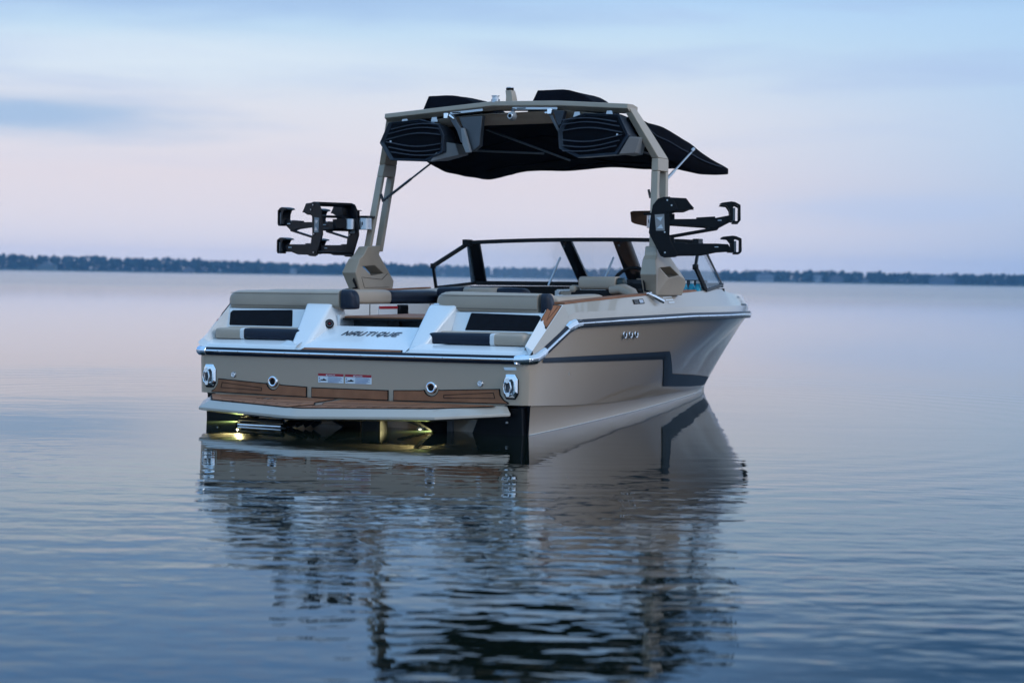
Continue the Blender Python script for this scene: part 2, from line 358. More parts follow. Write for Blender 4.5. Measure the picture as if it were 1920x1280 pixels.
# recessed lower transom, beige, between two black wake plates
tb = MB()
tb.add([(-0.93, 0.10, 0.185), (0.93, 0.10, 0.185), (0.80, 0.10, -0.25), (-0.80, 0.10, -0.25)], [(0, 1, 2, 3)], m_beige)
tb.add([(-1.2, 0.01, 0.184), (1.2, 0.01, 0.184), (1.2, 0.12, 0.184), (-1.2, 0.12, 0.184)] , [(0, 1, 2, 3)], m_black)
tb.loft([[(s, bulge(s) + .004, .188), (s, bulge(s) + .004, .120), (s, .08, .120)] for s in [-1.12 + .14 * k for k in range(17)]], m_beige, closed=False)
tb.build('lower_transom', BOAT)
for sg in (1, -1):
    wb = MB(); wb.prism([(sg*0.93, 0.03, 0.14), (sg*1.225, 0.03, 0.165 if sg > 0 else .13), (sg*1.225, 0.045, -0.2), (sg*0.78, 0.045, -0.2)], (0, 0.05, 0), m_black)
    wb.tube([(sg*1.12, 0.02, 0.07), (sg*1.12, 0.045, 0.07)], 0.008, m_alu, 8)
    wb.build('wake_plate', BOAT, bevel=0.004)

# ------------------------------------------------------------------ rub rail
rim = [Vector((s * 1.002, f, 0.467)) for s, f in stern] + [Vector((rimb(X), X, rimz(X))) for X in Xs]
def sweep(path, prof, m, mb, side=1):
    pts = [Vector(p) for p in path]; rings = []
    for i, p in enumerate(pts):
        d = (pts[min(i+1, len(pts)-1)] - pts[max(i-1, 0)]).normalized(); h = Vector((d.y, -d.x, 0)).normalized(); up = h.cross(d).normalized()
        if up.z < 0: up = -up
        rings.append([p + h * a + up * b for a, b in prof])
    return mb.loft(rings, m)
def half_round(r, up, out_, n=7): return [(out_ + r * math.cos(t), up + r * math.sin(t)) for t in [-PI/2 + PI * k / (n-1) for k in range(n)]] + [(-0.004, up + r), (-0.004, up - r)]
full = [Vector((-p.x, p.y, p.z)) for p in rim[::-1]][:-1] + rim
rb = MB(); sweep(full, [(-0.006, -0.026), (0.012, -0.028), (0.017, -0.018), (0.017, 0.020), (0.010, 0.026), (-0.006, 0.026)], m_navydk, rb)
rr = rb.build('rub_rail', BOAT, ang=50)
rb = MB(); sweep(full, half_round(0.0095, 0.001, 0.017), m_chrome, rb)
for i in range(3, len(full) - 3, 2): rb.tube([full[i] + Vector((0, 0, .001)), full[i] + Vector((0.0275 * (1 if full[i].x > 0 else -1) if abs(full[i].x) > 1.1 else 0, -0.0275 if abs(full[i].x) <= 1.1 else 0, .001))], 0.003, m_darkalu, 6)
rb.build('chrome_strip', rr, ang=50)
def fitting(pts, r, name='rail_corner'):
    for sg in (1, -1):
        b = MB(); P = [Vector((sg * a, b_, c)) for a, b_, c in pts]; rings = []
        for i, p in enumerate(P):
            d = (P[min(i+1, len(P)-1)] - P[max(i-1, 0)]).normalized(); h = Vector((d.y, -d.x, 0)).normalized() * (1 if sg > 0 else -1); up = h.cross(d).normalized()
            if up.z < 0: up = -up
            q = r[i]; rings.append([p + h * a * q + up * b2 * q for a, b2 in [(-.6, -1), (.35, -1), (.85, -.45), (.95, .15), (.6, .8), (.1, 1.05), (-.6, .9)]])
        b.loft(rings, m_chrome); b.build(name, rr, bevel=0.003, smooth=False)
fitting([(1.19, -0.008, .465), (1.23, 0.0, .466), (1.268, 0.022, .468), (1.290, 0.075, .474), (1.298, 0.14, .497), (1.300, 0.19, .518)], [.026, .031, .033, .034, .032, .027])
fitting([(1.312, 0.46, .650), (1.316, 0.505, .669), (1.320, 0.56, .683), (1.322, 0.64, .687)], [.028, .036, .035, .028])

# ------------------------------------------------------------------ navy side stripe, ovals, badge
def side_quads(quads, m, name, eps=0.004, nu=14, nv=4):
    """quads: four (X, z) corners each; laid on the hull side"""
    for sg in (1, -1):
        b = MB()
        for q in quads:
            V = []; F = []
            for i in range(nu + 1):
                for j in range(nv + 1):
                    u, v = i / nu, j / nv
                    X = lerp(lerp(q[0][0], q[1][0], u), lerp(q[3][0], q[2][0], u), v); zz = lerp(lerp(q[0][1], q[1][1], u), lerp(q[3][1], q[2][1], u), v)
                    p = side_pt(X, zz, eps); V.append((sg * p[0], p[1], p[2]))
            for i in range(nu):
                for j in range(nv): a = i * (nv + 1) + j; F.append((a, a + nv + 1, a + nv + 2, a + 1))
            b.add(V, F, m)
        b.build(name, hull, weld=True)
side_quads([((.18, .444), (2.54, .394), (2.56, .454), (.18, .475)), ((2.54, .394), (3.30, .152), (3.33, .252), (2.56, .454)),
            ((3.30, .152), (4.7, .085), (4.72, .181), (3.33, .252)), ((4.7, .085), (5.9, .055), (5.95, .120), (4.72, .181))], m_navy, 'navy_stripe')
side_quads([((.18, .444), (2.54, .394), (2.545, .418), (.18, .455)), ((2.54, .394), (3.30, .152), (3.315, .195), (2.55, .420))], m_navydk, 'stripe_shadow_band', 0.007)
for sg in (1, -1):
    for k, X in enumerate((1.40, 1.50, 1.60)):
        b = MB(); zc = 0.605; s0 = side_s(X, zc); ax = Vector((sg, 0.0, 0.0))
        b.torus((sg * (s0 + .004), X, zc), ax, 0.0255, 0.0055, m_chrome, 20, 8, (0.9, 1.1)); b.tube([(sg*(s0-.002), X, zc), (sg*(s0+.003), X, zc)], 0.023, m_line, 14)
        b.build('vent_ring', hull)

# ------------------------------------------------------------------ deck
def deck_ring(X):
    b = rimb(X); zr = rimz(X)
    tz = interp([(0.50, .808), (.81, .825), (1.11, .838), (1.32, .849), (1.68, .863), (2.11, .874), (2.4, .882), (3.0, .902), (3.3, .918), (3.6, .915), (3.8, .888), (4.0, .880), (4.4, .874), (5.0, .868), (5.6, .864), (6.1, .860), (6.25, .84)], X)
    k = min(1, max(0.0, (6.25 - X) / 0.4)); ins = lerp(.048, .085, min(1, max(0, (X - 1.6) / 1.8))) * (0.35 + 0.65 * min(1, max(0, (6.25 - X) / 1.4)))
    c = (max(0, b - 0.008), zr + 0.072) ; g = (max(0, b - ins), tz); i = (max(0, b - ins - 0.10 * k), tz + 0.002); w_ = (max(0, b - ins - 0.14 * k), tz - 0.03); lowx = min(w_[0] - .02, side_s(X, .31) - .06)
    return [(b - 0.002 if b > .002 else 0, X, zr), (max(0, b - .004), X, zr + .030), (c[0], X, c[1]), (g[0], X, g[1]), (i[0], X, i[1]), (w_[0], X, w_[1]), (max(0, lowx) if X < 3.9 else min(max(0, w_[0] - .01), b * .5), X, 0.30 if X < 3.9 else .58)]
dk = MB(); DX = [0.50, 0.52, 0.58, 0.7] + [0.7 + (6.25 - 0.7) * (1 - (1 - k / 60) ** 1.25) for k in range(1, 61)]
dk.loft([deck_ring(X) for X in DX], m_deckbeige, closed=False)
# cockpit floor and bow floor
fl = [(max(0, deck_ring(X)[-1][0] - 0.0), X, 0.30) for X in DX if X < 3.9]
fl2 = [(0, X, 0.30) for X in DX if X < 3.9]
dk.loft([[a, b] for a, b in zip(fl, fl2)], m_teak, closed=False)
# stern quarter: beige outer facet following the sloping rail, knee to top
r0, r1 = (1.285, .07, .474), (1.314, .52, .677); d0, d1 = (1.296, .030, .524), (1.268, .498, .808)
dk.add([r0, r1, (1.309, .50, .700), (1.304, .50, .742), d1, d0], [(0, 1, 2, 3, 4, 5)], m_deckbeige)
dk.both(); dk.build('deck', BOAT, weld=True, ang=22)
# ------------------------------------------------------------------ white stern moulding
st = MB()
# coaming face: from outer line A to inner line B
e0, e1 = (1.244, .028, .553), (1.238, .345, .806)
st.add([d0, d1, e1, e0], [(0, 1, 2, 3)], m_white)
st.add([e0, e1, (1.22, .40, .60), (1.22, .06, .52)], [(0, 1, 2, 3)], m_white)
st.add([d1, (1.268, .52, .808), (1.15, .52, .806), e1], [(0, 1, 2, 3)], m_white)
# aft shelf: from the rail up to the seat base
def shelf(s): return [(s, bulge(s) + .004, .490), (s, bulge(s) + .02, .515), (s, bulge(s) + .085, .542)]
ss = [0.44, .5, .6, .7, .8, .9, 1.0, 1.1, 1.19, 1.225]
st.loft([shelf(s) + [(s, .22, .552)] for s in ss], m_white, closed=False)
st.add([(1.225, bulge(1.225) + .004, .490), (1.275, .03, .492), d0, e0, (1.225, .20, .55), (1.225, bulge(1.225) + .085, .542), (1.225, bulge(1.225)+.02, .515)], [(0, 1, 2, 3, 4, 5, 6)], m_white)
# seat back wall (carries the black pad)
st.loft([[(s, .20, .55), (s, .235, .560), (s, .30, .752), (s, .36, .765), (s, .66, .765), (s, .66, .35)] for s in (.58, .8, 1.0, 1.235)], m_white, closed=False)
# pillar: wide base, narrow cap
base = [(.42, -.030, .535), (.66, .06, .550), (.70, .36, .60), (.30, .40, .62), (.285, .22, .60)]
base = [(.395, -.045, .488), (.505, -.010, .548), (.585, .30, .58), (.60, .45, .60), (.30, .45, .62)]
top = [(.375, .305, .800), (.590, .300, .800), (.600, .34, .800), (.605, .44, .800), (.385, .44, .800)]
for sg in (1, -1):
    b = MB(); b.loft([[(sg * x, y, z_ - (.03 if k == 0 else 0)) for x, y, z_ in R] for k, R in enumerate((base, top))], m_white); b.build('transom_pillar', BOAT, bevel=.022, seg=4, ang=60)
st.prism([(.395, -.045, .489), (.66, -.02, .500), (.66, .16, .552), (.50, .0, .546)], (0, 0, -.03), m_white)
# pillar shoulder running out to the seat back
st.prism([(.595, .32, .795), (.66, .36, .757), (.66, .60, .757), (.595, .60, .795)], (0, 0, -.2), m_white)
st.both()
# sloping walk-through face between the pillars, with its lip
def face(t): # t 0..1 up the slope
    return lerp(-.050, .275, t), lerp(.488, .648, t)
fs = [face(t) for t in (0, .25, .5, .75, 1)]
st.loft([[(s, f, z_) for f, z_ in fs] + [(s, .30, .646), (s, .32, .45)] for s in (-.405, -.2, 0, .2, .405)], m_white, closed=False)
st.loft([[(s, bulge(s) + .004, .485), (s, bulge(s) + .010, .489), (s, bulge(s)+.05, .491)] for s in [-.45 + .1 * k for k in range(10)]], m_white, closed=False)
# lip band hanging over the rail all along the stern
st.loft([[(s, bulge(s) + .001, .466), (s, bulge(s) + .004, .489), (s, bulge(s) + .05, .491)] for s in [-1.19 + 2.38 * k / 24 for k in range(25)]], m_white, closed=False)
st.build('stern_moulding', BOAT, bevel=0.012, seg=3, ang=25, weld=True)
# warning sticker on each pillar-side coaming is added later
# black quilted pads
for sg in (1, -1):
    b = MB(); P = [(.675, .262, .636), (1.205, .262, .636), (1.220, .292, .725), (1.200, .300, .742), (.70, .300, .750)]
    b.prism([(sg*x, y - .006, z_) for x, y, z_ in P], (0, .02, 0), m_mesh); b.build('back_pad', BOAT, bevel=0.008, seg=3)
    # lower cushion: navy roll with white piping and a beige end
    b = MB(); cushion([(sg*.475, .19, .585), (sg*.96, .19, .585)], .20, .078, 1, m_vinylnavy, b, ends=(.05, .004), p=6, base=1)
    lo = b.build('seat_cushion', BOAT, ang=60)
    b = MB(); cushion([(sg*.955, .19, .585), (sg*.99, .19, .585)], .205, .081, 1, m_vinylwhite, b, ends=(.003, .003), p=6); b.build('piping', lo, ang=60)
    b = MB(); cushion([(sg*.985, .19, .585), (sg*1.215, .19, .585)], .20, .077, 1, m_vinyl, b, ends=(.003, .03), p=6, base=1); b.build('cushion_end', lo, ang=60)
    # thin beige seat base behind it
    b = MB(); cushion([(sg*.52, .21, .612), (sg*1.16, .21, .612)], .10, .04, 1, m_vinyl, b, ends=(.03, .03)); b.build('seat_base', lo, ang=60)
# big aft backrests
def backrest(s0, s1, band, mirror_band):
    b = MB(); cushion([(s0, .50, .820), (s1, .50, .812)], .24, .128, 1, m_vinyl, b, ends=(.10, .03) if abs(s0) < abs(s1) else (.03, .10), p=3.4, n=24)
    return b
SX = (.47, 1.185); m_seam = mat('stitched_seam', (.20, .165, .13), .7)
b = MB(); cushion([(.40, .42, .822), (1.185, .42, .812)], .24, .132, 1, m_vinyl, b, ends=(.11, .004), p=5, n=28, base=1); bk = b.build('backrest', BOAT, ang=60)
b = MB(); b.tube([(SX[0], .2985, .862), (SX[1], .2985, .862)], .0022, m_seam, 6); b.tube([(SX[0], .2985, .779), (SX[1], .2985, .777)], .0026, m_seam, 6); b.build('seam', bk)
b = MB(); cushion([(1.183, .38, .812), (1.25, .40, .812)], .165, .134, 1, m_vinylnavy, b, ends=(.003, .04), p=5, n=28, base=1); b.build('navy_band', bk, ang=60)
b = MB(); cushion([(1.09, .60, .820), (1.10, 1.33, .835)], .17, .085, 1, m_vinyl, b, ends=(.02, .09), p=3.0, n=20); b.build('side_bolster', bk, ang=60)
b = MB(); b.torus((1.09, .80, .822), (0, 1, .02), 0.066, 0.006, m_vinylwhite, 22, 6, (1.3, .66)); b.build('piping', bk, ang=60)
SX = (-1.22, -.325)
b = MB(); cushion([(-1.285, .42, .814), (-.325, .42, .824)], .24, .132, 1, m_vinyl, b, ends=(.13, .004), p=5, n=28, base=1); bk = b.build('backrest', BOAT, ang=60)
b = MB(); b.tube([(SX[0], .2985, .862), (SX[1], .2985, .862)], .0022, m_seam, 6); b.tube([(SX[0], .2985, .779), (SX[1], .2985, .777)], .0026, m_seam, 6); b.build('seam', bk)
b = MB(); cushion([(-.327, .37, .824), (-.228, .39, .824)], .145, .134, 1, m_vinylnavy, b, ends=(.003, .06), p=5, n=28, base=1); b.build('navy_band', bk, ang=60)
# port side coaming bolster inside the cockpit
b = MB(); cushion([(-1.08, .62, .828), (-1.08, 2.02, .828)], .20, .12, 1, m_vinyl, b, ends=(.03, .01), p=3.2, n=22); pb = b.build('side_bolster', BOAT, ang=60)
b = MB(); cushion([(-1.08, 1.99, .828), (-1.07, 2.76, .826)], .195, .112, 1, m_vinylnavy, b, ends=(.008, .05), p=3.2, n=22); b.build('navy_bolster', pb, ang=60)
# white locker fronts below the port bolster
b = MB(); b.box((-.93, 1.72, .66), (.06, 2.1, .24), m_white); b.box((-.898, 2.45, .70), (.004, .008, .16), m_line); b.box((-.898, 1.58, .70), (.004, .008, .16), m_line)
lk = b.build('locker_front', BOAT, bevel=0.004)
b = MB(); b.box((-.896, 1.83, .732), (.004, .26, .062), m_label); b.box((-.892, 1.83, .754), (.004, .26, .020), m_red); b.build('warning_sticker', lk)
b = MB(); b.box((-.90, 2.03, .73), (.05, .13, .09), m_black); b.build('cup_holder', lk, bevel=0.01)
# beige cockpit side panel, port, forward of the bolster
b = MB(); b.prism([(-1.13, 2.80, .60), (-1.13, 3.35, .60), (-1.13, 3.35, .885), (-1.13, 2.72, .865)], (.05, 0, 0), m_vinyl)
b.tube([(-1.075, 2.84, .60), (-1.075, 2.80, .74), (-1.08, 2.70, .86)], .012, m_vinylwhite, 8); b.build('cockpit_side_panel', BOAT, bevel=0.01)

# ------------------------------------------------------------------ walk-through details
b = MB(); b.prism([(-.385, -.048, .4935), (.385, -.048, .4935), (.37, -.026, .5045), (-.37, -.026, .5045)], (0, 0, .004), m_teak)
b.prism([(-.395, -.054, .4905), (.395, -.054, .4905), (.38, -.023, .506), (-.38, -.023, .506)], (0, 0, .002), m_line); b.build('step_pad', BOAT)
# table / hatch
tbx = MB(); tbx.prism([(-.30, .33, .700), (.34, .33, .700), (.46, .56, .702), (.34, 1.05, .712), (-.22, 1.05, .712), (-.34, .45, .702)], (0, 0, .012), m_teak)
tbx.prism([(-.31, .32, .686), (.35, .32, .686), (.47, .56, .688), (.35, 1.06, .697), (-.23, 1.06, .697), (-.35, .45, .687)], (0, 0, .013), m_rubber)
tb_ = tbx.build('hatch_table', BOAT, bevel=0.003)
b = MB(); b.box((.04, .42, .60), (.09, .03, .20), m_black); b.build('table_leg', tb_)
b = MB(); b.box((0, .50, .60), (.70, .02, .2), m_darkbox); b.box((-.34, .42, .62), (.02, .2, .2), m_white); b.box((.37, .42, .62), (.02, .2, .2), m_white); b.build('recess_wall', BOAT)
# pillar caps (chrome strips), round control and courtesy light on the port pillar
for sg in (1, -1):
    b = MB(); b.box((sg*.47, .33, .803), (.13, .03, .008), m_chrome); b.build('pillar_trim', BOAT, bevel=0.003)
def on_pillar(px, t): # point on port pillar aft face between base and top edges
    a = Vector((-.56, .04, .552)).lerp(Vector((-.395, -.045, .50)), px); c = Vector((-.59, .300, .80)).lerp(Vector((-.375, .305, .80)), px)
    return a.lerp(c, t)
pn = (Vector((-.395, -.045, .5)) - Vector((-.56, .04, .552))).cross(Vector((-.375, .305, .80)) - Vector((-.395, -.045, .5))).normalized()
if pn.y > 0: pn = -pn
pn = Vector((.5, -.84, .2)).normalized()
for (a, t, r, m1, nm) in ((.80, .63, .030, m_line, 'stereo_remote'),):
    c = Vector((-.36, .241, .66)); b = MB(); b.tube([c, c + pn * .014], r, m1, 24); b.torus(c + pn * .014, pn, r * .62, .003, m_darkalu, 20, 5)
    b.box(c + pn * .016, (.008, .006, .008), m_red); b.build(nm, BOAT)
c = Vector((-.345, .205, .545)); b = MB(); b.torus(c + pn * .002, pn, .020, .005, m_chrome, 20, 6); b.tube([c, c + pn * .005], .017, m_courtesy, 20); b.build('courtesy_light', BOAT)

# lettering on the sloping face
def face_pt(s, u):   # u metres up the slope
    sl = Vector((0, .33, .148)).normalized(); p = Vector((s, -.055, .500)) + sl * u; nrm = Vector((0, -.148, .33)).normalized(); return p + nrm * .004
GL = {'N': [[(0,0),(0,1),(1,0),(1,1)]], 'A': [[(0,0),(0,.6),(.35,1),(1,1),(1,0)], [(0,.42),(1,.42)]], 'U': [[(0,1),(0,.15),(.2,0),(.8,0),(1,.15),(1,1)]],
      'T': [[(0,1),(1.1,1)], [(.55,1),(.55,0)]], 'I': [[(.5,0),(.5,1)]], 'Q': [[(0,.2),(0,.85),(.15,1),(.85,1),(1,.85),(1,.2),(.85,.05),(.15,.05),(0,.2)], [(.5,.25),(.6,-.2)]],
      'E': [[(1,1),(.15,1),(0,.85),(0,.15),(.15,0),(1,0)], [(0,.5),(1,.5)]]}
def stroke(mb, pts, w_, tf, m, ht=0.003):
    for (x0, y0), (x1, y1) in zip(pts, pts[1:]):
        dx, dy = x1 - x0, y1 - y0; l = math.hypot(dx, dy); ux, uy = dx / l, dy / l; e = w_ * .42
        a = (x0 - ux * e, y0 - uy * e); c = (x1 + ux * e, y1 + uy * e); nx, ny = -uy * w_ / 2, ux * w_ / 2
        q = [(a[0] + nx, a[1] + ny), (c[0] + nx, c[1] + ny), (c[0] - nx, c[1] - ny), (a[0] - nx, a[1] - ny)]
        lo_ = [tf(x, y, 0) for x, y in q]; hi_ = [tf(x, y, ht) for x, y in q]
        mb.add(lo_ + hi_, [(3,2,1,0), (4,5,6,7), (0,1,5,4), (1,2,6,5), (2,3,7,6), (3,0,4,7)], m)
b = MB(); x0 = -.200; H = .050; sl = Vector((0, .325, .160)).normalized(); nr = Vector((0, -.160, .325)).normalized()
xs = x0
for ch in 'NAUTIQUE':
    w_ = .036 if ch != 'I' else .010
    for pl in GL[ch]:
        pts = [((x - (.5 if ch == 'I' else 0)) * w_, y * H) for x, y in pl]
        stroke(b, pts, .0078, lambda x, y, h, xs=xs: Vector((xs + x + y * .34, -.050, .488)) + sl * (.225 + y) + nr * (.003 + h), m_inkdk)
    xs += (w_ if ch != 'I' else .010) + .0225
b.build('maker_lettering', BOAT)

# ------------------------------------------------------------------ transom fittings
def tr(s, z_, off=0.0): return Vector((s, bulge(s) - off, z_))
def tpoly(pts, off, m, mb, th=0.005):
    """polygon sheet following the transom bulge: pts (s,z) closed; triangulated in vertical strips"""
    bm_ = bmesh.new(); vs = [bm_.verts.new((x, 0, y)) for x, y in pts]; f = bm_.faces.new(vs)
    xsn = sorted(set(round(lerp(min(p[0] for p in pts), max(p[0] for p in pts), k / 12), 4) for k in range(1, 12)))
    for xv in xsn: bmesh.ops.bisect_plane(bm_, geom=bm_.verts[:] + bm_.edges[:] + bm_.faces[:], plane_co=(xv, 0, 0), plane_no=(1, 0, 0))
    bmesh.ops.triangulate(bm_, faces=bm_.faces)
    r = bmesh.ops.extrude_face_region(bm_, geom=bm_.faces[:]); vv = [e for e in r['geom'] if isinstance(e, bmesh.types.BMVert)]
    for v in vv: v.co.y = -th
    bm_.verts.index_update()
    mb.add([(v.co.x, bulge(v.co.x) - off + v.co.y, v.co.z) for v in bm_.verts], [tuple(v.index for v in f_.verts) for f_ in bm_.faces], m); bm_.free()
def inset(pts, d):
    n = len(pts); o = []
    A = sum(pts[i][0] * pts[(i+1) % n][1] - pts[(i+1) % n][0] * pts[i][1] for i in range(n)); sg = 1 if A > 0 else -1
    for i in range(n):
        p0, p1, p2 = Vector(pts[i-1]), Vector(pts[i]), Vector(pts[(i+1) % n]); a = (p1 - p0).normalized(); c = (p2 - p1).normalized()
        n1 = Vector((-a.y, a.x)) * sg; n2 = Vector((-c.y, c.x)) * sg; bs = (n1 + n2); bs = bs / max(0.35, bs.length_squared) * 2 * d
        o.append(tuple(p1 + bs))
    return o
# centre brown pad
P = [(-.298, .250), (.298, .250), (.298, .182), (-.298, .182)]
b = MB(); tpoly(P, 0.001, m_line, b, .005); tpoly(inset(P, .006), .004, m_teak, b, .006); b.build('transom_pad', BOAT)
def arc(cx, cz, r, a0, a1, n=9): return [(cx + r * math.cos(lerp(a0, a1, k/n)), cz + r * math.sin(lerp(a0, a1, k/n))) for k in range(n + 1)]
for sg in (1, -1):
    P = [(.335, .182), (.335, .252)] + [(.540, .258)] + arc(.613, .275, .052, PI * 1.08, PI * 1.95) + [(.672, .264), (1.090, .283), (1.095, .245), (1.118, .215), (1.150, .198), (1.150, .188)]
    P = [(sg * x, y) for x, y in P]
    b = MB(); tpoly(P, .001, m_line, b, .005); tpoly(inset(P, .006), .004, m_teak, b, .006)
    for q in ([(.705, .232), (1.050, .256)], [(1.050, .256), (1.060, .222)], [(1.060, .222), (.705, .214)], [(.705, .214), (.705, .232)]):
        stroke(b, [(q[0][0], q[0][1]), (q[1][0], q[1][1])], .004, lambda x, y, h: (sg * x, bulge(x) - .0105 - h, y), m_line, .0012)
    b.build('transom_pad', BOAT)
    # round outlet, small drain
    b = MB(); c = tr(sg*.613, .276); ax = Vector((0, -1, 0)); b.torus(c - Vector((0, .006, 0)), ax, .029, .010, m_chrome, 24, 8); b.tube([c, c - Vector((0, .006, 0))], .028, m_line, 20); b.build('outlet', BOAT)
    b = MB(); c = tr(sg*.955, .312); b.tube([c, c - Vector((0, .010, 0))], [.021, .017], m_alu, 20); b.torus(c - Vector((0, .008, 0)), ax, .013, .003, m_chrome, 16, 6); b.build('drain_plug', BOAT)
    # chrome pull-up cleat / tow eye
    c = tr(sg*1.165, .300); b = MB()
    oct_ = [(-.034, .075), (.030, .075), (.050, .045), (.050, -.040), (.030, -.070), (-.030, -.070), (-.048, -.040), (-.048, .048)]
    rings = [[(c.x + x * k, c.y - d, c.z + y * k) for x, y in oct_] for k, d in ((1.0, 0.0), (1.0, .008), (.80, .020), (.60, .022), (.55, .012))]
    b.loft(rings, m_chrome); b.box((c.x + .004, c.y - .012, c.z - .006), (.060, .010, .110), m_darkalu)
    cl_ = b.build('tie_down_eye', BOAT, ang=20)
    b = MB(); b.torus((c.x - .006, c.y - .038, c.z - .008), (0, 1, 0), .036, .0075, m_chrome, 8, 8, (.72, 1.25)); b.tube([(c.x - .006, c.y, c.z + .036), (c.x - .006, c.y - .046, c.z + .036)], .015, m_chrome, 12); b.tube([(c.x + .0, c.y, c.z - .05), (c.x, c.y - .046, c.z - .05)], .014, m_chrome, 12)
    b.build('eye_loop', cl_)
    b = MB(); rings = [[(c.x + x * 1.06, c.y - d, c.z + y * 1.06 - .007) for x, y in oct_] for d in (0, .005)]; b.loft(rings, m_rubber); b.build('gasket', cl_)
b = MB(); b.prism([(1.115, bulge(1.115) - .001, .418), (1.21, .006, .420), (1.20, .004, .402), (1.125, bulge(1.12) - .001, .400)], (0, -.005, 0), m_alu); b.build('id_plate', BOAT)
# warning stickers, two side by side
fnt = None
def text_mesh(txt, size, tf, m, mb):
    cu = bpy.data.curves.new('t', 'FONT'); cu.body = txt; cu.size = size; cu.align_x = 'CENTER'; cu.resolution_u = 2
    ob = bpy.data.objects.new('t', cu); COL.objects.link(ob); dg = bpy.context.evaluated_depsgraph_get(); me = ob.evaluated_get(dg).to_mesh()
    mb.add([tf(v.co.x, v.co.y) for v in me.vertices], [tuple(p.vertices) for p in me.polygons], m)
    ob.evaluated_get(dg).to_mesh_clear(); bpy.data.objects.remove(ob); bpy.data.curves.remove(cu)
for k, (s0, s1) in enumerate(((-.245, -.045), (-.032, .170))):
    zt, zb = (.343, .283)
    b = MB(); tpoly([(s0, zb), (s1, zb), (s1, zt), (s0, zt)], .001, m_label, b, .002); tpoly([(s0, zt - .017), (s1, zt - .017), (s1, zt), (s0, zt)], .003, m_red, b, .001)
    text_mesh('\u25B2DANGER' if False else 'DANGER', .015, lambda x, y: ((s0 + s1) / 2 + x + .004, bulge((s0+s1)/2) - .0055, zt - .0145 + y), m_label, b)
    tri = Vector(((s0 + s1) / 2 - .038, bulge((s0+s1)/2) - .0055, zt - .0145)); b.add([tri, tri + Vector((.012, 0, 0)), tri + Vector((.006, 0, .0115))], [(0, 1, 2)], m_label)
    for r in range(5): 
        L_ = [.105, .112, .098, .110, .085][r]; b.box((s0 + .078 + L_/2, bulge(s0 + .12) - .0035, zt - .0235 - r * .0078), (L_, .002, .0028), m_ink)
    sx = s0 + .020; b.prism([(sx, bulge(sx) - .0035, zb + .014), (sx + .042, bulge(sx) - .0035, zb + .014), (sx + .046, bulge(sx) - .0035, zb + .020), (sx + .034, bulge(sx) - .0035, zb + .021), (sx + .026, bulge(sx) - .0035, zb + .028), (sx + .018, bulge(sx) - .0035, zb + .021), (sx + .002, bulge(sx) - .0035, zb + .020)], (0, -.002, 0), m_line)
    b.box((s0 + .012, bulge(s0) - .0035, zb + .012), (.010, .002, .006), m_ink); b.box((s0 + .010, bulge(s0) - .0035, zb + .028), (.004, .002, .012), m_ink)
    b.build('danger_sticker', BOAT)
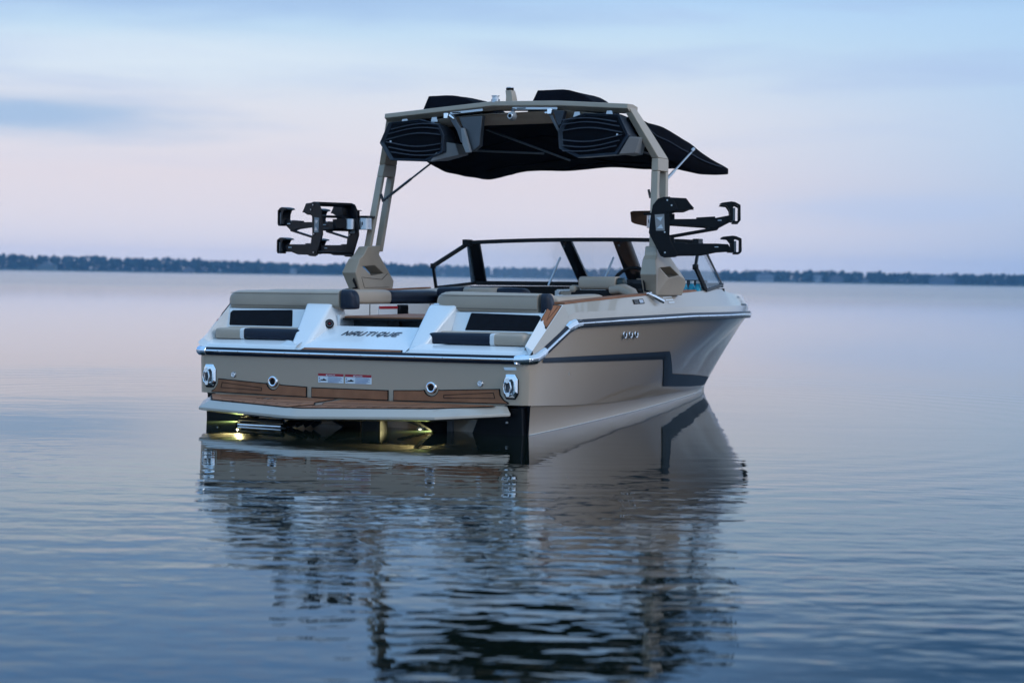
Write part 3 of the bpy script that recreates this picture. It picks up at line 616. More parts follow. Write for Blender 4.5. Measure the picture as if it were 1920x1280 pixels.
# sticker on the port coaming
# brown foam pads on the stern corners
for sg in (1, -1):
    A, B_, C_, D_ = Vector(d0), Vector(d1), Vector(e1), Vector(e0)
    nrm = (B_ - A).cross(D_ - A).normalized(); nrm = nrm if nrm.z > 0 else -nrm
    def cp(u, v): # u along slope 0..1, v 0 outer..1 inner
        p = A.lerp(B_, u).lerp(D_.lerp(C_, u), v); p += Vector((0, 0, 0)); return p
    pl = [cp(.45, .04), cp(.47, .30), cp(.62, .93), cp(.97, .93), cp(.99, .5), cp(.97, .04)]
    b = MB(); b.prism([Vector((sg * p.x, p.y, p.z)) + Vector((sg * nrm.x, nrm.y, nrm.z)) * .002 for p in pl], Vector((sg * nrm.x, nrm.y, nrm.z)) * .004, m_line)
    cc = sum(pl, Vector()) / len(pl); pl2 = [cc + (p - cc) * .90 for p in pl]
    b.prism([Vector((sg * p.x, p.y, p.z)) + Vector((sg * nrm.x, nrm.y, nrm.z)) * .003 for p in pl2], Vector((sg * nrm.x, nrm.y, nrm.z)) * .007, m_teak)
    for (u0, v0), (u1, v1) in (((.60, .42), (.92, .25)), ((.60, .42), (.92, .62))):
        p0, p1 = cp(u0, v0) + nrm * .0105, cp(u1, v1) + nrm * .0105; b.bar((sg*p0.x, p0.y, p0.z), (sg*p1.x, p1.y, p1.z), .004, .002, m_line)
    b.build('corner_pad', BOAT)
    if sg < 0:
        b = MB(); f3 = lambda p: Vector((-p.x, p.y, p.z)) + Vector((-nrm.x, nrm.y, nrm.z)) * .002
        b.prism([f3(cp(.20, .62)), f3(cp(.20, .97)), f3(cp(.50, .97)), f3(cp(.50, .70))], Vector((-nrm.x, nrm.y, nrm.z)) * .002, m_label); b.prism([f3(cp(.44, .69)), f3(cp(.44, .97)), f3(cp(.50, .97)), f3(cp(.50, .70))], Vector((-nrm.x, nrm.y, nrm.z)) * .0035, m_red); b.build('coaming_sticker', BOAT)
    # long brown strip on top of the gunwale
    b = MB(); rings = []
    for X in [.53 + .12 * k for k in range(20)]:
        g = Vector(deck_ring(X)[3]); i = Vector(deck_ring(X)[4]); rings.append([(sg * (g.x - .004), X, g.z + .001), (sg * (g.x - .006), X, g.z + .012), (sg * (i.x + .005), X, i.z + .012), (sg * (i.x + .004), X, i.z + .001)])
    b.loft(rings, m_teak); b.build('gunwale_pad', BOAT)
    # pop-up cleats
    b = MB(); b.torus((sg*1.165, 1.43, .845), (0, 0, 1), .04, .008, m_chrome, 16, 6, (.6, 1.6)); b.box((sg*1.165, 1.43, .850), (.02, .10, .012), m_chrome); b.build('deck_cleat', BOAT, bevel=.003)
    g = Vector(deck_ring(1.85)[3]); cdir = Vector((sg*.09, .0, -.075)).normalized()
    b = MB(); p0 = Vector((sg*(g.x+.002), 1.80, g.z + .012)); p1 = p0 + Vector((sg*.055, .14, -.055)); b.tube([p0, p0.lerp(p1, .5), p1], [.012, .018, .016], m_chrome, 12); b.tube([p0 + Vector((0, -.04, .0)), p0 + Vector((0, .05, .008))], .010, m_chrome, 10); b.build('mooring_cleat', BOAT)
    def dside(X, t, off=.003): # on the upper deck facet
        r = deck_ring(X); a, c = Vector(r[2]), Vector(r[3]); p = a.lerp(c, t); n_ = Vector((c.z - a.z, 0, a.x - c.x)).normalized(); p += n_ * off; return Vector((sg * p.x, p.y, p.z))
    b = MB(); b.add([dside(1.50, .40), dside(1.68, .40), dside(1.68, .78), dside(1.50, .78)], [(0, 1, 2, 3)], m_line)
    b.add([dside(1.60, .46, .005), dside(1.665, .46, .005), dside(1.665, .72, .005), dside(1.60, .72, .005)], [(0, 1, 2, 3)], m_alu)
    for k in range(3): b.add([dside(1.515, .48 + .1*k, .005), dside(1.585, .48 + .1*k, .005), dside(1.585, .52 + .1*k, .005), dside(1.515, .52 + .1*k, .005)], [(0, 1, 2, 3)], m_greyplastic)
    b.build('capacity_plate', BOAT)
    b = MB()
    for k in range(3): b.add([dside(2.05 + .03*k, .72 - .2*k), dside(2.22, .72 - .2*k), dside(2.22, .82 - .2*k), dside(2.05 + .03*k, .82 - .2*k)], [(0, 1, 2, 3)], m_label)
    b.build('small_sticker', BOAT)
    # bow badge
    b = MB()
    def bt(x, y):
        X = 4.10 + x; r = deck_ring(X); a, c = Vector(r[2]), Vector(r[3]); p = a.lerp(c, .02 + y); return Vector((sg * (p.x + .005), p.y, p.z))
    def bt2(x, y): return bt(.17 + (x if sg > 0 else -x), y * 9)
    text_mesh('G23', .13, bt2, m_inkdk, b)
    b.add([bt(-.02, -.0), bt(.40, -.0), bt(.40, .16), bt(.0, .16)], [(0, 1, 2, 3)], m_darkalu)
    b.build('model_badge', BOAT)
b = MB(); b.box((.14, 6.12, .62), (.05, .05, .05), m_black); b.build('bow_eye', BOAT)

# ------------------------------------------------------------------ swim platform
pf = MB(); zt_ = .150
outl = [(-1.17, .0), (-1.185, -.10), (-.86, -.53), (-.10, -.70), (.10, -.70), (.80, -.47), (1.16, -.06), (1.17, .0)]
outl = [(-1.15, .02), (-1.18, -.06), (-.92, -.45), (-.03, -.705), (.03, -.705), (.86, -.42), (1.18, -.04), (1.15, .02)]
def lev(d, z_): # d: inset in metres
    return [(x - math.copysign(d, x) * (1 if abs(x) > .5 else 0), y + (d if y < 0 else 0), z_ + .027 * (1 + min(y, 0) / .7)) for x, y in outl]
pf.loft([lev(.16, .070), lev(.05, .076), lev(0, .090), lev(0, .106), lev(.048, .150)], m_deckbeige)
plat = pf.build('swim_platform', BOAT, bevel=.003, ang=20)
b = MB(); T0 = [(-1.06, -.06), (-1.04, -.13), (-.80, -.47), (-.10, -.605), (-.10, -.06)]
def zs_(y): return .027 * (1 + min(y, 0) / .7)
def flat(poly, z_, th, m, mb): mb.prism([(x, y, z_ + zs_(y)) for x, y in poly], (0, 0, th), m)
G0 = [(-1.07, -.075), (-1.06, -.13), (-.815, -.475), (-.105, -.610), (.02, -.34), (-.30, -.075)]
G1 = [(-.035, -.615), (.08, -.36), (.06, -.20), (.25, -.075), (1.06, -.075), (1.05, -.12), (.76, -.425), (.05, -.622)]
G0 = [(-1.10, -.062), (-1.09, -.10), (-.86, -.395), (-.09, -.640), (-.02, -.43), (-.10, -.30), (-.10, -.062)]
G1 = [(-.045, -.648), (.04, -.648), (.80, -.365), (1.08, -.09), (1.09, -.062), (-.04, -.062), (-.04, -.30), (.03, -.43)]
for g in (G0, G1):
    flat(g, .1505, .003, m_line, b); flat(inset(g, .009), .152, .004, m_teak, b)
for k in range(10): # grooves
    x = .06 + k * .095; yb = -.60 + .20 * max(0, (x - .05)) / .71 * .95; b.box((x + .02, yb + .055, .1567 + zs_(yb + .055)), (.005, .09, .0012), m_line, Matrix.Rotation(-.35, 3, 'Z'))
    if k < 8: b.box((-x - .02, -.55 + .12 * x + .03, .1567 + zs_(-.52 + .12 * x)), (.004, .07, .0012), m_line, Matrix.Rotation(.35, 3, 'Z'))
for p0, p1 in (((-.02, -.51), (.80, -.33)), ((.0, -.35), (.93, -.20)), ((-.85, -.30), (-.12, -.42)), ((-.95, -.18), (-.12, -.22))):
    b.bar((*p0, .1567 + zs_(p0[1])), (*p1, .1567 + zs_(p1[1])), .005, .0012, m_line)
for k in range(4): b.box((-.60 + k * .045, -.22, .1568 + zs_(-.22)), (.014 if k in (1, 2) else .007, .10, .0012), m_line, Matrix.Rotation(.25, 3, 'Z'))
b.box((-.53, -.22, .1572 + zs_(-.22)), (.03, .09, .0012), m_deckbeige, Matrix.Rotation(.25, 3, 'Z'))
b.build('platform_pad', plat)
# brackets, folded ladder, exhaust, underwater lamps below the platform
for sx in (.62, -.05):
    b = MB(); b.prism([(sx, .10, .078), (sx, -.28, .078), (sx, .10, -.06)], (.03, 0, 0), m_rubber); b.build('platform_bracket', plat)
b = MB()
for zz, yy in ((.045, -.40), (.012, -.42)): b.tube([(-.62, yy, zz), (-.28, yy, zz + .0)], .014, m_black if zz > .03 else m_chrome, 10)
b.tube([(-.62, -.425, .036), (-.28, -.425, .036)], .005, m_chrome, 8)
b.tube([(-.60, -.43, -.006), (-.25, -.43, -.006)], .016, m_alu, 10)
for sx in (-.63, -.27): b.bar((sx, -.42, .0), (sx, -.20, .07), .02, .05, m_black)
for k in range(4): b.tube([(-.25 + .05*k, -.40 + .02*k, .02), (-.20 + .05*k, -.32, .055)], .017, m_black, 8)
b.build('boarding_ladder', plat)
b = MB(); b.box((.27, -.18, .01), (.14, .10, .13), m_black); b.build('exhaust_outlet', BOAT, bevel=.01)
b = MB(); b.prism([(.30, .09, .085), (.60, .09, -.01), (.60, .05, -.01), (.30, .05, .075)], (0, 0, -.012), m_darkalu); b.box((.68, .08, .03), (.035, .03, .09), m_greyplastic); b.build('trim_tab', BOAT)
for sx, lx, e in ((.46, .58, .8), (-.70, -.84, 1.3)):
    b = MB(); b.tube([(sx, .10, -.010 if sx > 0 else -.05), (sx, .068, -.010 if sx > 0 else -.05)], .027, m_alu, 20); b.tube([(sx, .071, -.010 if sx > 0 else -.05), (sx, .064, -.010 if sx > 0 else -.05)], .011, m_uw, 20); ul = b.build('underwater_light', BOAT)
    ld = bpy.data.lights.new('underwater_lamp', 'SPOT'); lo_ = bpy.data.objects.new('underwater_lamp', ld); COL.objects.link(lo_); lo_.parent = ul; lo_.location = (lx, .0 if lx > 0 else -.12, .055)
    ld.energy = 120.0 * e; ld.color = (1.0, .88, .42); ld.shadow_soft_size = .012; ld.spot_size = math.radians(140); ld.spot_blend = .8
    lo_.rotation_euler = Vector((.05, -.8, -.8)).to_track_quat('-Z', 'Y').to_euler()

# ------------------------------------------------------------------ windshield
def fr_bar(b, p, q, w_, h, up=(0, 0, 1)): b.bar(p, q, w_, h, m_frame, up)
ws = MB()
topc = [Vector((s, 3.44 - .17 * (abs(s) / 1.02) ** 2.2, 1.300 - .026 * (abs(s) / 1.02) ** 2.4)) for s in [-1.02 + 2.04 * k / 16 for k in range(17)]]
botc = [Vector((s * 1.08, 3.83 - .30 * (abs(s) / 1.02) ** 2.2, .945 - .0 * abs(s))) for s in [-1.02 + 2.04 * k / 16 for k in range(17)]]
sweepf = lambda path, a, c_, m, mb: [mb.bar(p, q, a, c_, m) for p, q in zip(path, path[1:])]
def ribbon(path, a, c_, m, mb):
    rings = []
    for i, p in enumerate(path):
        d = (path[min(i+1, len(path)-1)] - path[max(i-1, 0)]).normalized(); x = d.cross(Vector((0, 0, 1))).normalized(); y = x.cross(d)
        rings.append([p + x*a/2 + y*c_/2, p - x*a/2 + y*c_/2, p - x*a/2 - y*c_/2, p + x*a/2 - y*c_/2])
    mb.loft(rings, m)
ribbon(topc, .03, .032, m_frame, ws); ribbon(botc, .04, .035, m_frame, ws)
K = Vector((1.147, 2.907, 1.079)); B0 = Vector((1.185, 3.02, .905)); T1 = topc[-1]; Bt = botc[-1]
for sg in (1, -1):
    mr_ = lambda v: Vector((sg * v.x, v.y, v.z))
    ws.bar(mr_(K), mr_(T1), .022, .034, m_frame); ws.bar(mr_(K), mr_(B0), .022, .034, m_frame); ws.bar(mr_(B0), mr_(Bt), .022, .025, m_frame)
    # wide A post
    a, c = mr_(T1), mr_(Bt); wi = .075 if sg < 0 else .012
    ws.prism([a + Vector((.02 * sg, -.02, .010)), a + Vector((-sg*wi, .02, .010)), c + Vector((-sg*wi, .03, 0)), c + Vector((sg*(0.04 if sg < 0 else .01), -.02, 0))], (0, .03, 0), m_frame)
    ws.box(mr_(T1) + Vector((0, -.03, .0)), (.05, .09, .05), m_frame)
    ws.tube([mr_(K) + Vector((0, 0, -.02)), mr_(K) + Vector((0, 0, .02))], .024, m_frame, 10)
for st_, sb in ((-.235, -.24), (.265, .24)): # two centre posts
    it = lambda path, s: min(path, key=lambda p: abs(p.x - s))
    a = Vector((st_, 3.438, 1.305)); c = Vector((sb, 3.825, .945)); hw = .052 if st_ < 0 else .075
    ws.prism([a + Vector((-hw, 0, 0)), a + Vector((hw, 0, 0)), c + Vector((hw, 0, 0)), c + Vector((-hw, 0, 0))], (0, .035, 0), m_frame)
wsf = ws.build('windshield_frame', BOAT, bevel=.004, ang=40)
def pane(rows_, name='windshield_pane'):
    b = MB(); b.loft(rows_, m_glass, closed=False); return b.build(name, wsf)
for lo_i, hi_i in ((0, 6), (6, 10), (10, 16)):
    pane([[topc[i].lerp(botc[i], .0) + Vector((0, .008, 0)), topc[i].lerp(botc[i], 1.0) + Vector((0, .008, 0))] for i in range(lo_i, hi_i + 1)])
for sg in (1, -1):
    mr_ = lambda v: Vector((sg * v.x, v.y, v.z)); pane([[mr_(K), mr_(B0)], [mr_(T1), mr_(Bt)]])
for s_ in (-.265, .215):
    b = MB(); b.tube([(s_ - .035, 3.50, 1.16), (s_ - .10, 3.42, .93)], .009, m_alu, 8); b.build('gas_strut', wsf)
# dash / consoles under the glass
b = MB(); b.prism([(-1.09, 3.30, .92), (-.24, 3.45, .925), (-.24, 3.85, .925), (-1.1, 3.60, .92)], (0, 0, -.16), m_rubber)
b.prism([(1.09, 3.20, .92), (.30, 3.35, .925), (.24, 3.85, .925), (1.1, 3.60, .92)], (0, 0, -.16), m_rubber)
b.prism([(.36, 2.98, .90), (1.08, 2.98, .90), (1.08, 3.3, .985), (.36, 3.3, .985)], (0, 0, -.30), m_rubber); b.box((.72, 2.985, .93), (.36, .02, .012), m_alu)
b.build('dashboard', BOAT, bevel=.02)
b = MB(); b.torus((.66, 2.80, .93), (0, -1, .45), .155, .014, m_rubber, 28, 8); b.bar((.52, 2.80, .93), (.80, 2.80, .93), .02, .04, m_rubber); b.tube([(.66, 2.80, .93), (.66, 3.02, .85)], .03, m_rubber, 10); b.box((.75, 2.79, .985), (.06, .02, .008), m_chrome); b.build('steering_wheel', BOAT)
# forward seat backs seen under the glass: navy, beige, navy
xs_ = [(-1.05, -.83, m_vinylnavy), (-.83, -.50, m_vinylnavy), (-.50, -.16, m_vinyl), (-.16, .10, m_vinylnavy)]
b = MB(); cushion([(-.92, 2.62, .868), (-.66, 2.62, .870)], .14, .085, 1, m_vinylnavy, b, ends=(.04, .004)); os_ = b.build('observer_seat', BOAT, ang=60)
b = MB(); cushion([(-.665, 2.62, .870), (-.36, 2.62, .870)], .14, .087, 1, m_vinyl, b, ends=(.004, .004)); b.build('seat_panel', os_, ang=60)
b = MB(); cushion([(-.365, 2.62, .870), (-.12, 2.62, .862)], .14, .085, 1, m_vinylnavy, b, ends=(.004, .05)); b.build('navy_panel', os_, ang=60)
b = MB(); b.box((-.52, 2.72, .70), (.9, .14, .32), m_rubber); b.build('seat_shell', os_, bevel=.02)
b = MB(); b.prism([(-.06, 3.05, .84), (.34, 3.05, .84), (.34, 3.05, .885), (-.06, 3.05, .885)], (0, .05, 0), m_vinylnavy); b.box((-.08, 3.05, .84), (.035, .06, .10), m_vinylwhite); b.box((.02, 3.04, .86), (.13, .05, .05), m_vinyl); b.bar((-.09, 3.05, .893), (.33, 3.05, .905), .03, .014, m_vinylwhite); b.build('bow_walkthrough_door', BOAT)
# helm chair
b = MB(); cushion([(.425, 2.42, .952), (.745, 2.42, .952)], .11, .098, 1, m_vinyl, b, ends=(.025, .012), p=4); hc = b.build('helm_chair', BOAT, ang=60)
b = MB(); cushion([(.74, 2.42, .952), (.80, 2.43, .948)], .10, .086, 1, mat('dark_green_vinyl', (.012, .03, .035), .45), b, ends=(.004, .03), p=3); b.build('bolster_end', hc, ang=60)
b = MB(); cushion([(.72, 2.36, .895), (.80, 2.34, .915), (.87, 2.33, .90), (.92, 2.33, .84), (.94, 2.34, .74)], .13, .07, 1, m_vinyl, b, ends=(.03, .02)); b.build('chair_side', hc, ang=60)
b = MB(); cushion([(.36, 2.40, .905), (.42, 2.40, .905)], .10, .06, 1, m_vinyl, b, ends=(.02, .02)); b.box((.62, 2.42, .80), (.50, .12, .20), m_rubber); b.build('chair_shell', hc, bevel=.02, ang=60)

# ------------------------------------------------------------------ tower
tw = MB(); LEG = [Vector((1.205, 2.03, 1.18)), Vector((1.155, 2.165, 1.850)), Vector((0.992, 2.02, 2.205))]
def hollow_leg(mb, sg):
    W = .056
    def sec(c, dx0, dx1): # rectangle across f
        return [(sg*(c.x - W/2), c.y + dx0, c.z), (sg*(c.x + W/2), c.y + dx0, c.z), (sg*(c.x + W/2), c.y + dx1, c.z), (sg*(c.x - W/2), c.y + dx1, c.z)]
    A, B__, C__ = LEG; 
    k1 = A.lerp(B__, .86)
    mb.loft([sec(A, -.03, .004), sec(k1, -.028, .006)], m_tower)
    mb.loft([sec(A, .130, .170), sec(k1, .115, .155)], m_tower)
    B2 = B__ + Vector((.02, 0, 0))
    mb.loft([sec(k1, -.028, .155), sec(B__, -.025, .150)], m_tower)
    mid_ = B__.lerp(C__, .55)
    mb.loft([sec(B__, -.025, .150), sec(mid_, -.03, .12), sec(C__, -.035, .075)], m_tower)
tower = empty('tower', BOAT)
for sg in (1, -1): tw = MB(); hollow_leg(tw, sg); tw.build('tower_leg', tower, bevel=.006, ang=30)
tw = MB(); cbar = [Vector((-1.018, 1.98, 2.212)), Vector((-.5, 2.0, 2.246)), Vector((-.08, 2.02, 2.276)), Vector((.42, 2.0, 2.252)), Vector((1.018, 1.98, 2.218))]
cbar = [Vector((-1.020, 1.99, 2.200)), Vector((-.08, 1.99, 2.262)), Vector((.45, 1.99, 2.247)), Vector((1.020, 1.99, 2.205))]
rings = []
for p in cbar: rings.append([p + Vector((0, -.03, .022)), p + Vector((0, -.035, -.012)), p + Vector((0, .02, -.042)), p + Vector((0, .13, -.040)), p + Vector((0, .14, .010)), p + Vector((0, .06, .024))])
tw.loft(rings, m_tower); tw.build('crossbar', tower, bevel=.004, ang=25)
tw = MB(); tw.prism([(-.62, 1.995, 2.168), (-.22, 1.995, 2.196), (.5, 1.995, 2.205), (.8, 1.995, 2.165), (.8, 2.10, 2.150), (-.62, 2.10, 2.150)], (0, .03, -.03), m_tower); tw.build('underside_cover', tower, bevel=.005)
for (a, c) in (((-.44, 1.955, 2.205), (-.16, 1.955, 2.223)), ((.09, 1.955, 2.225), (.46, 1.955, 2.212))):
    b = MB(); b.bar(a, c, .01, .016, m_alu); q = Vector(a).lerp(Vector(c), .2); b.box(q + Vector((0, -.006, 0)), (.07, .006, .008), m_black); b.build('light_bar', tower)
# tower bases with a see-through opening
def base_mesh(sg):
    P = [(1.90, .868), (1.830, 1.015), (1.880, 1.120), (1.925, 1.150), (1.965, 1.215), (2.15, 1.226), (2.14, 1.160), (2.35, .985), (2.38, .955), (2.35, .868)]
    Hh = [(1.925, 1.062), (2.10, 1.072), (2.225, 1.012), (2.06, .994)]
    bm_ = bmesh.new(); vo = [bm_.verts.new((0, *p)) for p in P]; vi = [bm_.verts.new((0, *p)) for p in Hh]
    eo = [bm_.edges.new((vo[i], vo[(i+1) % len(vo)])) for i in range(len(vo))]; ei = [bm_.edges.new((vi[i], vi[(i+1) % 4])) for i in range(4)]
    bmesh.ops.triangle_fill(bm_, edges=eo + ei, use_beauty=True)
    hc_ = Vector((2.10, 1.026))
    for f in list(bm_.faces):
        c = f.calc_center_median()
        x, y = c.y, c.z; ins = False; j = 3
        for i in range(4):
            if ((Hh[i][1] > y) != (Hh[j][1] > y)) and (x < (Hh[j][0] - Hh[i][0]) * (y - Hh[i][1]) / (Hh[j][1] - Hh[i][1]) + Hh[i][0]): ins = not ins
            j = i
        if ins: bm_.faces.remove(f)
    bmesh.ops.recalc_face_normals(bm_, faces=bm_.faces)
    r = bmesh.ops.extrude_face_region(bm_, geom=bm_.faces[:]); nv_ = [e for e in r['geom'] if isinstance(e, bmesh.types.BMVert)]
    ns = set(nv_)
    for v in bm_.verts:
        zz = v.co.z
        if v in ns: v.co.x = sg * interp([(.868, 1.285), (1.015, 1.315), (1.11, 1.29), (1.21, 1.25)], zz)
        else: v.co.x = sg * interp([(.868, 1.185), (1.015, 1.19), (1.11, 1.185), (1.21, 1.165)], zz)
    bmesh.ops.recalc_face_normals(bm_, faces=bm_.faces)
    me = bpy.data.meshes.new('tower_base'); bm_.verts.index_update(); bm_.to_mesh(me); bm_.free(); me.materials.append(m_tower)
    o = bpy.data.objects.new('tower_base', me); COL.objects.link(o); o.parent = BOAT
    b_ = o.modifiers.new('bevel', 'BEVEL'); b_.width = .006; b_.segments = 2; b_.limit_method = 'ANGLE'; b_.angle_limit = math.radians(25)
    b = MB(); fx = 1.775
    b.prism([(sg*1.222, 1.836, .955), (sg*1.210, 1.834, .975), (sg*1.202, 1.876, .895), (sg*1.245, 1.873, .892), (sg*1.245, 1.870, .898), (sg*1.214, 1.868, .905)], (0, .012, 0), m_line); b.build('latch_slot', o)
    for q in (((1.189, 1.91, .98), (1.188, 1.95, .90)), ((1.189, 1.91, .98), (1.190, 2.20, .965)), ((1.190, 2.20, .965), (1.189, 2.28, 1.01)), ((1.188, 1.95, .90), (1.188, 2.31, .905))):
        b = MB()
        for q0, q1 in (q,):
            b.bar((sg*(q0[0] - .002), q0[1], q0[2]), (sg*(q1[0] - .002), q1[1], q1[2]), .003, .003, m_line)
        b.build('panel_seam', o)
    return o
for sg in (1, -1): base_mesh(sg)
# speakers
OCT = [(1.045, 2.000), (.968, 2.150), (.69, 2.168), (.52, 2.120), (.478, 2.040), (.488, 1.920), (.635, 1.853), (.950, 1.868)]
for sg in (1, -1):
    def sp(k, f, dx=0, dz=0):
        cx_, cz_ = .755, 2.01; return [(sg * ((x - cx_) * k + cx_ + dx), f, (z_ - cz_) * k + cz_ + dz) for x, z_ in OCT]
    b = MB(); b.loft([sp(.90, 1.945), sp(1.0, 1.925), sp(1.02, 1.96), sp(.97, 2.08), sp(.72, 2.24, 0, .02), sp(.45, 2.28, 0, .03)], m_speaker, caps=True); spk = b.build('tower_speaker', BOAT, bevel=.006, ang=30)
    b = MB(); b.loft([sp(.89, 1.9435), sp(.86, 1.940)], m_grille); b.build('grille', spk)
    b = MB()
    for i, zc in enumerate((2.130, 2.098, 2.055, 1.975, 1.935, 1.900)):
        pts = []; ampl = [.016, .020, .022, -.022, -.020, -.014][i]
        for k in range(15):
            u = k / 14; x = lerp(.515, 1.0 - abs(i - 2.5) * .022, u); zz = zc + ampl * math.sin((u * 1.25 - .1) * PI) * (1 - .2*u) + (-.012 if i < 3 else .012) * u * 2
            pts.append(Vector((sg * x, 1.934 + .004, zz)))
        rings = [[p + Vector((0, .006, .0055)), p + Vector((0, -.012, .002)), p + Vector((0, -.012, -.002)), p + Vector((0, .006, -.0055))] for p in pts]
        b.loft(rings, m_rib)
    b.build('grille_rib', spk, ang=30)
    b = MB(); b.box((sg*.950, 1.936, 2.008), (.014, .006, .014), m_alu); b.build('speaker_badge', spk)
    # faceted grey wedge: the shell's lit side, brightness put into its colour
    b = MB()
    if sg < 0: b.loft([[(-.50, 1.95, 1.995), (-.425, 2.00, 1.985), (-.405, 2.03, 1.900), (-.60, 1.93, 1.848)], [(-.50, 2.20, 1.995), (-.45, 2.20, 1.985), (-.42, 2.20, 1.91), (-.60, 2.20, 1.87)]], m_greyplastic)
    else: b.loft([[(1.045, 1.935, 1.990), (1.10, 2.00, 1.990), (1.05, 2.02, 1.880), (.965, 1.93, 1.868)], [(1.03, 2.20, 1.99), (1.06, 2.20, 1.99), (1.03, 2.20, 1.88), (.96, 2.20, 1.87)]], m_greyplastic)
    b.build('lit_shell_side', spk, bevel=.004)
    for sx in (.60, .86): b = MB(); b.prism([(sg*(sx - .03), 1.99, 2.15), (sg*(sx + .03), 1.99, 2.15), (sg*(sx + .02), 1.99, 2.185), (sg*(sx - .02), 1.99, 2.185)], (0, .06, 0), m_alu); b.build('speaker_mount', spk)
# angular centre bracket (folded board clamp) and its twin hinge
b = MB()
b.prism([(-.455, 1.93, 2.195), (-.405, 1.93, 2.195), (-.335, 1.93, 2.09), (-.30, 1.93, 1.985), (-.335, 1.93, 1.985), (-.37, 1.93, 2.075)], (0, .03, 0), m_darkalu)
b.prism([(-.37, 1.96, 2.175), (-.17, 1.96, 2.180), (-.185, 1.96, 2.04), (-.19, 1.96, 1.96), (-.255, 1.96, 1.915), (-.30, 1.96, 2.02)], (0, .05, 0), m_darkalu)
b.prism([(-.33, 1.92, 2.09), (-.305, 1.92, 2.09), (-.26, 1.92, 1.96), (-.245, 1.92, 1.91), (-.285, 1.92, 1.905), (-.315, 1.92, 1.97)], (0, .03, 0), m_greyplastic)
b.build('folding_bracket', BOAT, bevel=.004)
b = MB(); b.box((-.455, 1.925, 2.185), (.035, .03, .040), m_chrome); b.tube([(-.43, 1.925, 2.19), (-.39, 1.925, 2.16)], .010, m_chrome, 10); b.build('chrome_hinge', BOAT, bevel=.004)
b = MB(); b.prism([(.395, 1.93, 2.175), (.425, 1.93, 2.170), (.485, 1.93, 2.06), (.475, 1.93, 2.04)], (0, .02, 0), m_darkalu); b.prism([(.43, 1.94, 2.195), (.52, 1.94, 2.195), (.50, 1.94, 2.10), (.47, 1.94, 2.08)], (0, .05, 0), m_speaker); b.build('folding_bracket', BOAT, bevel=.003)
b = MB(); b.box((.415, 1.925, 2.19), (.035, .03, .040), m_chrome); b.tube([(.40, 1.92, 2.18), (.375, 1.92, 2.18)], .008, m_chrome, 10); b.build('chrome_hinge', BOAT, bevel=.004)
# camera ball
b = MB(); n_ = 12
b.loft([[(.10 + .036 * math.sin(a) * math.cos(t), 1.93 - .0 + .036 * math.cos(a) * -1, 2.165 + .036 * math.sin(a) * math.sin(t)) for t in [2*PI*k/n_ for k in range(n_)]] for a in [.15 + (PI - .3) * j / 8 for j in range(9)]], m_greyplastic)
b.tube([(.10, 1.893, 2.165), (.10, 1.900, 2.165)], .013, m_line, 12); b.torus((.10, 1.897, 2.165), (0, 1, 0), .018, .005, m_alu, 14, 6); b.tube([(.10, 1.94, 2.19), (.10, 1.95, 2.22)], .014, m_darkalu, 8); b.build('tower_camera', BOAT)
# mast light and tow pylon on top
b = MB(); b.loft([[(.02 - .045 + dx * k + ox, 2.12 + dy * k, z_) for dx, dy in ((-.026, -.03), (.026, -.03), (.03, .03), (-.02, .03))] for k, z_, ox in ((1.25, 2.26, .015), (1.05, 2.33, .01), (.95, 2.375, 0))], m_tower)
ml = b.build('mast_light', BOAT, bevel=.004); b = MB(); b.tube([(-.025, 2.12, 2.375), (-.025, 2.12, 2.392)], .029, m_line, 16); b.tube([(-.025, 2.12, 2.392), (-.025, 2.12, 2.398)], .027, m_alu, 16); b.build('lamp_cap', ml)
b = MB(); b.tube([(-.075, 1.99, 2.275), (-.075, 1.99, 2.300)], .033, m_alu, 18); b.tube([(-.075, 1.99, 2.300), (-.075, 1.99, 2.322)], .025, m_anchor, 18); b.tube([(-.075, 1.99, 2.322), (-.075, 1.99, 2.327)], .031, m_alu, 18); b.build('tow_pylon', BOAT)

# ------------------------------------------------------------------ canopy
cp_ = MB(); NU, NV = 40, 28
def ctop(s, f):
    v = (f - 2.05) / 1.75; edge = interp([(2.05, 2.135), (2.4, 2.125), (2.66, 2.105), (3.23, 1.992), (3.78, 1.868)], f); crown = .10 * (1 - (abs(s) / 1.04) ** 2.2) * (1 - v * .65)
    lump = 0
    for cs, w0, w1, zz in ((-.575, .20, .36, 2.362), (.375, .19, .36, 2.366)):   # two folded humps of cloth, blunt to port, sloping to starboard
        u = (s - cs); q = 1 - (abs(u) / (w0 if u < 0 else w1)) ** (5 if u < 0 else 2.2); d = 1 - ((f - 2.34) / .26) ** 4
        if q > 0 and d > 0: lump = max(lump, (zz - .02 * u - (edge + crown * .75)) * min(1, q * (1 if u > 0 else 3)) * min(1, d * 2))
    return edge + crown * .75 + lump + .008 * noise.noise(Vector((s * 4, f * 4, 0)))
def cbot(s, f):
    v = (f - 2.05) / 1.75; e = interp([(2.05, 2.10), (2.2, 2.03), (2.45, 1.905), (2.7, 1.85), (2.88, 1.82), (3.22, 1.80), (3.5, 1.80), (3.78, 1.83)], f)
    mid_ = interp([(2.05, 2.17), (2.5, 2.10), (3.2, 1.93), (3.82, 1.905)], f); k = 1 - (abs(s) / 1.04) ** 1.6
    scal = .018 * math.cos(s * 9)
    return lerp(e, mid_, max(0, k)) + scal * v * .8 + .010 * noise.noise(Vector((s * 5, f * 5, 3)))
def fwd(s, v): return lerp(2.06, 3.78 - .20 * max(0, -s - .4), v)
ft = []; fb = []
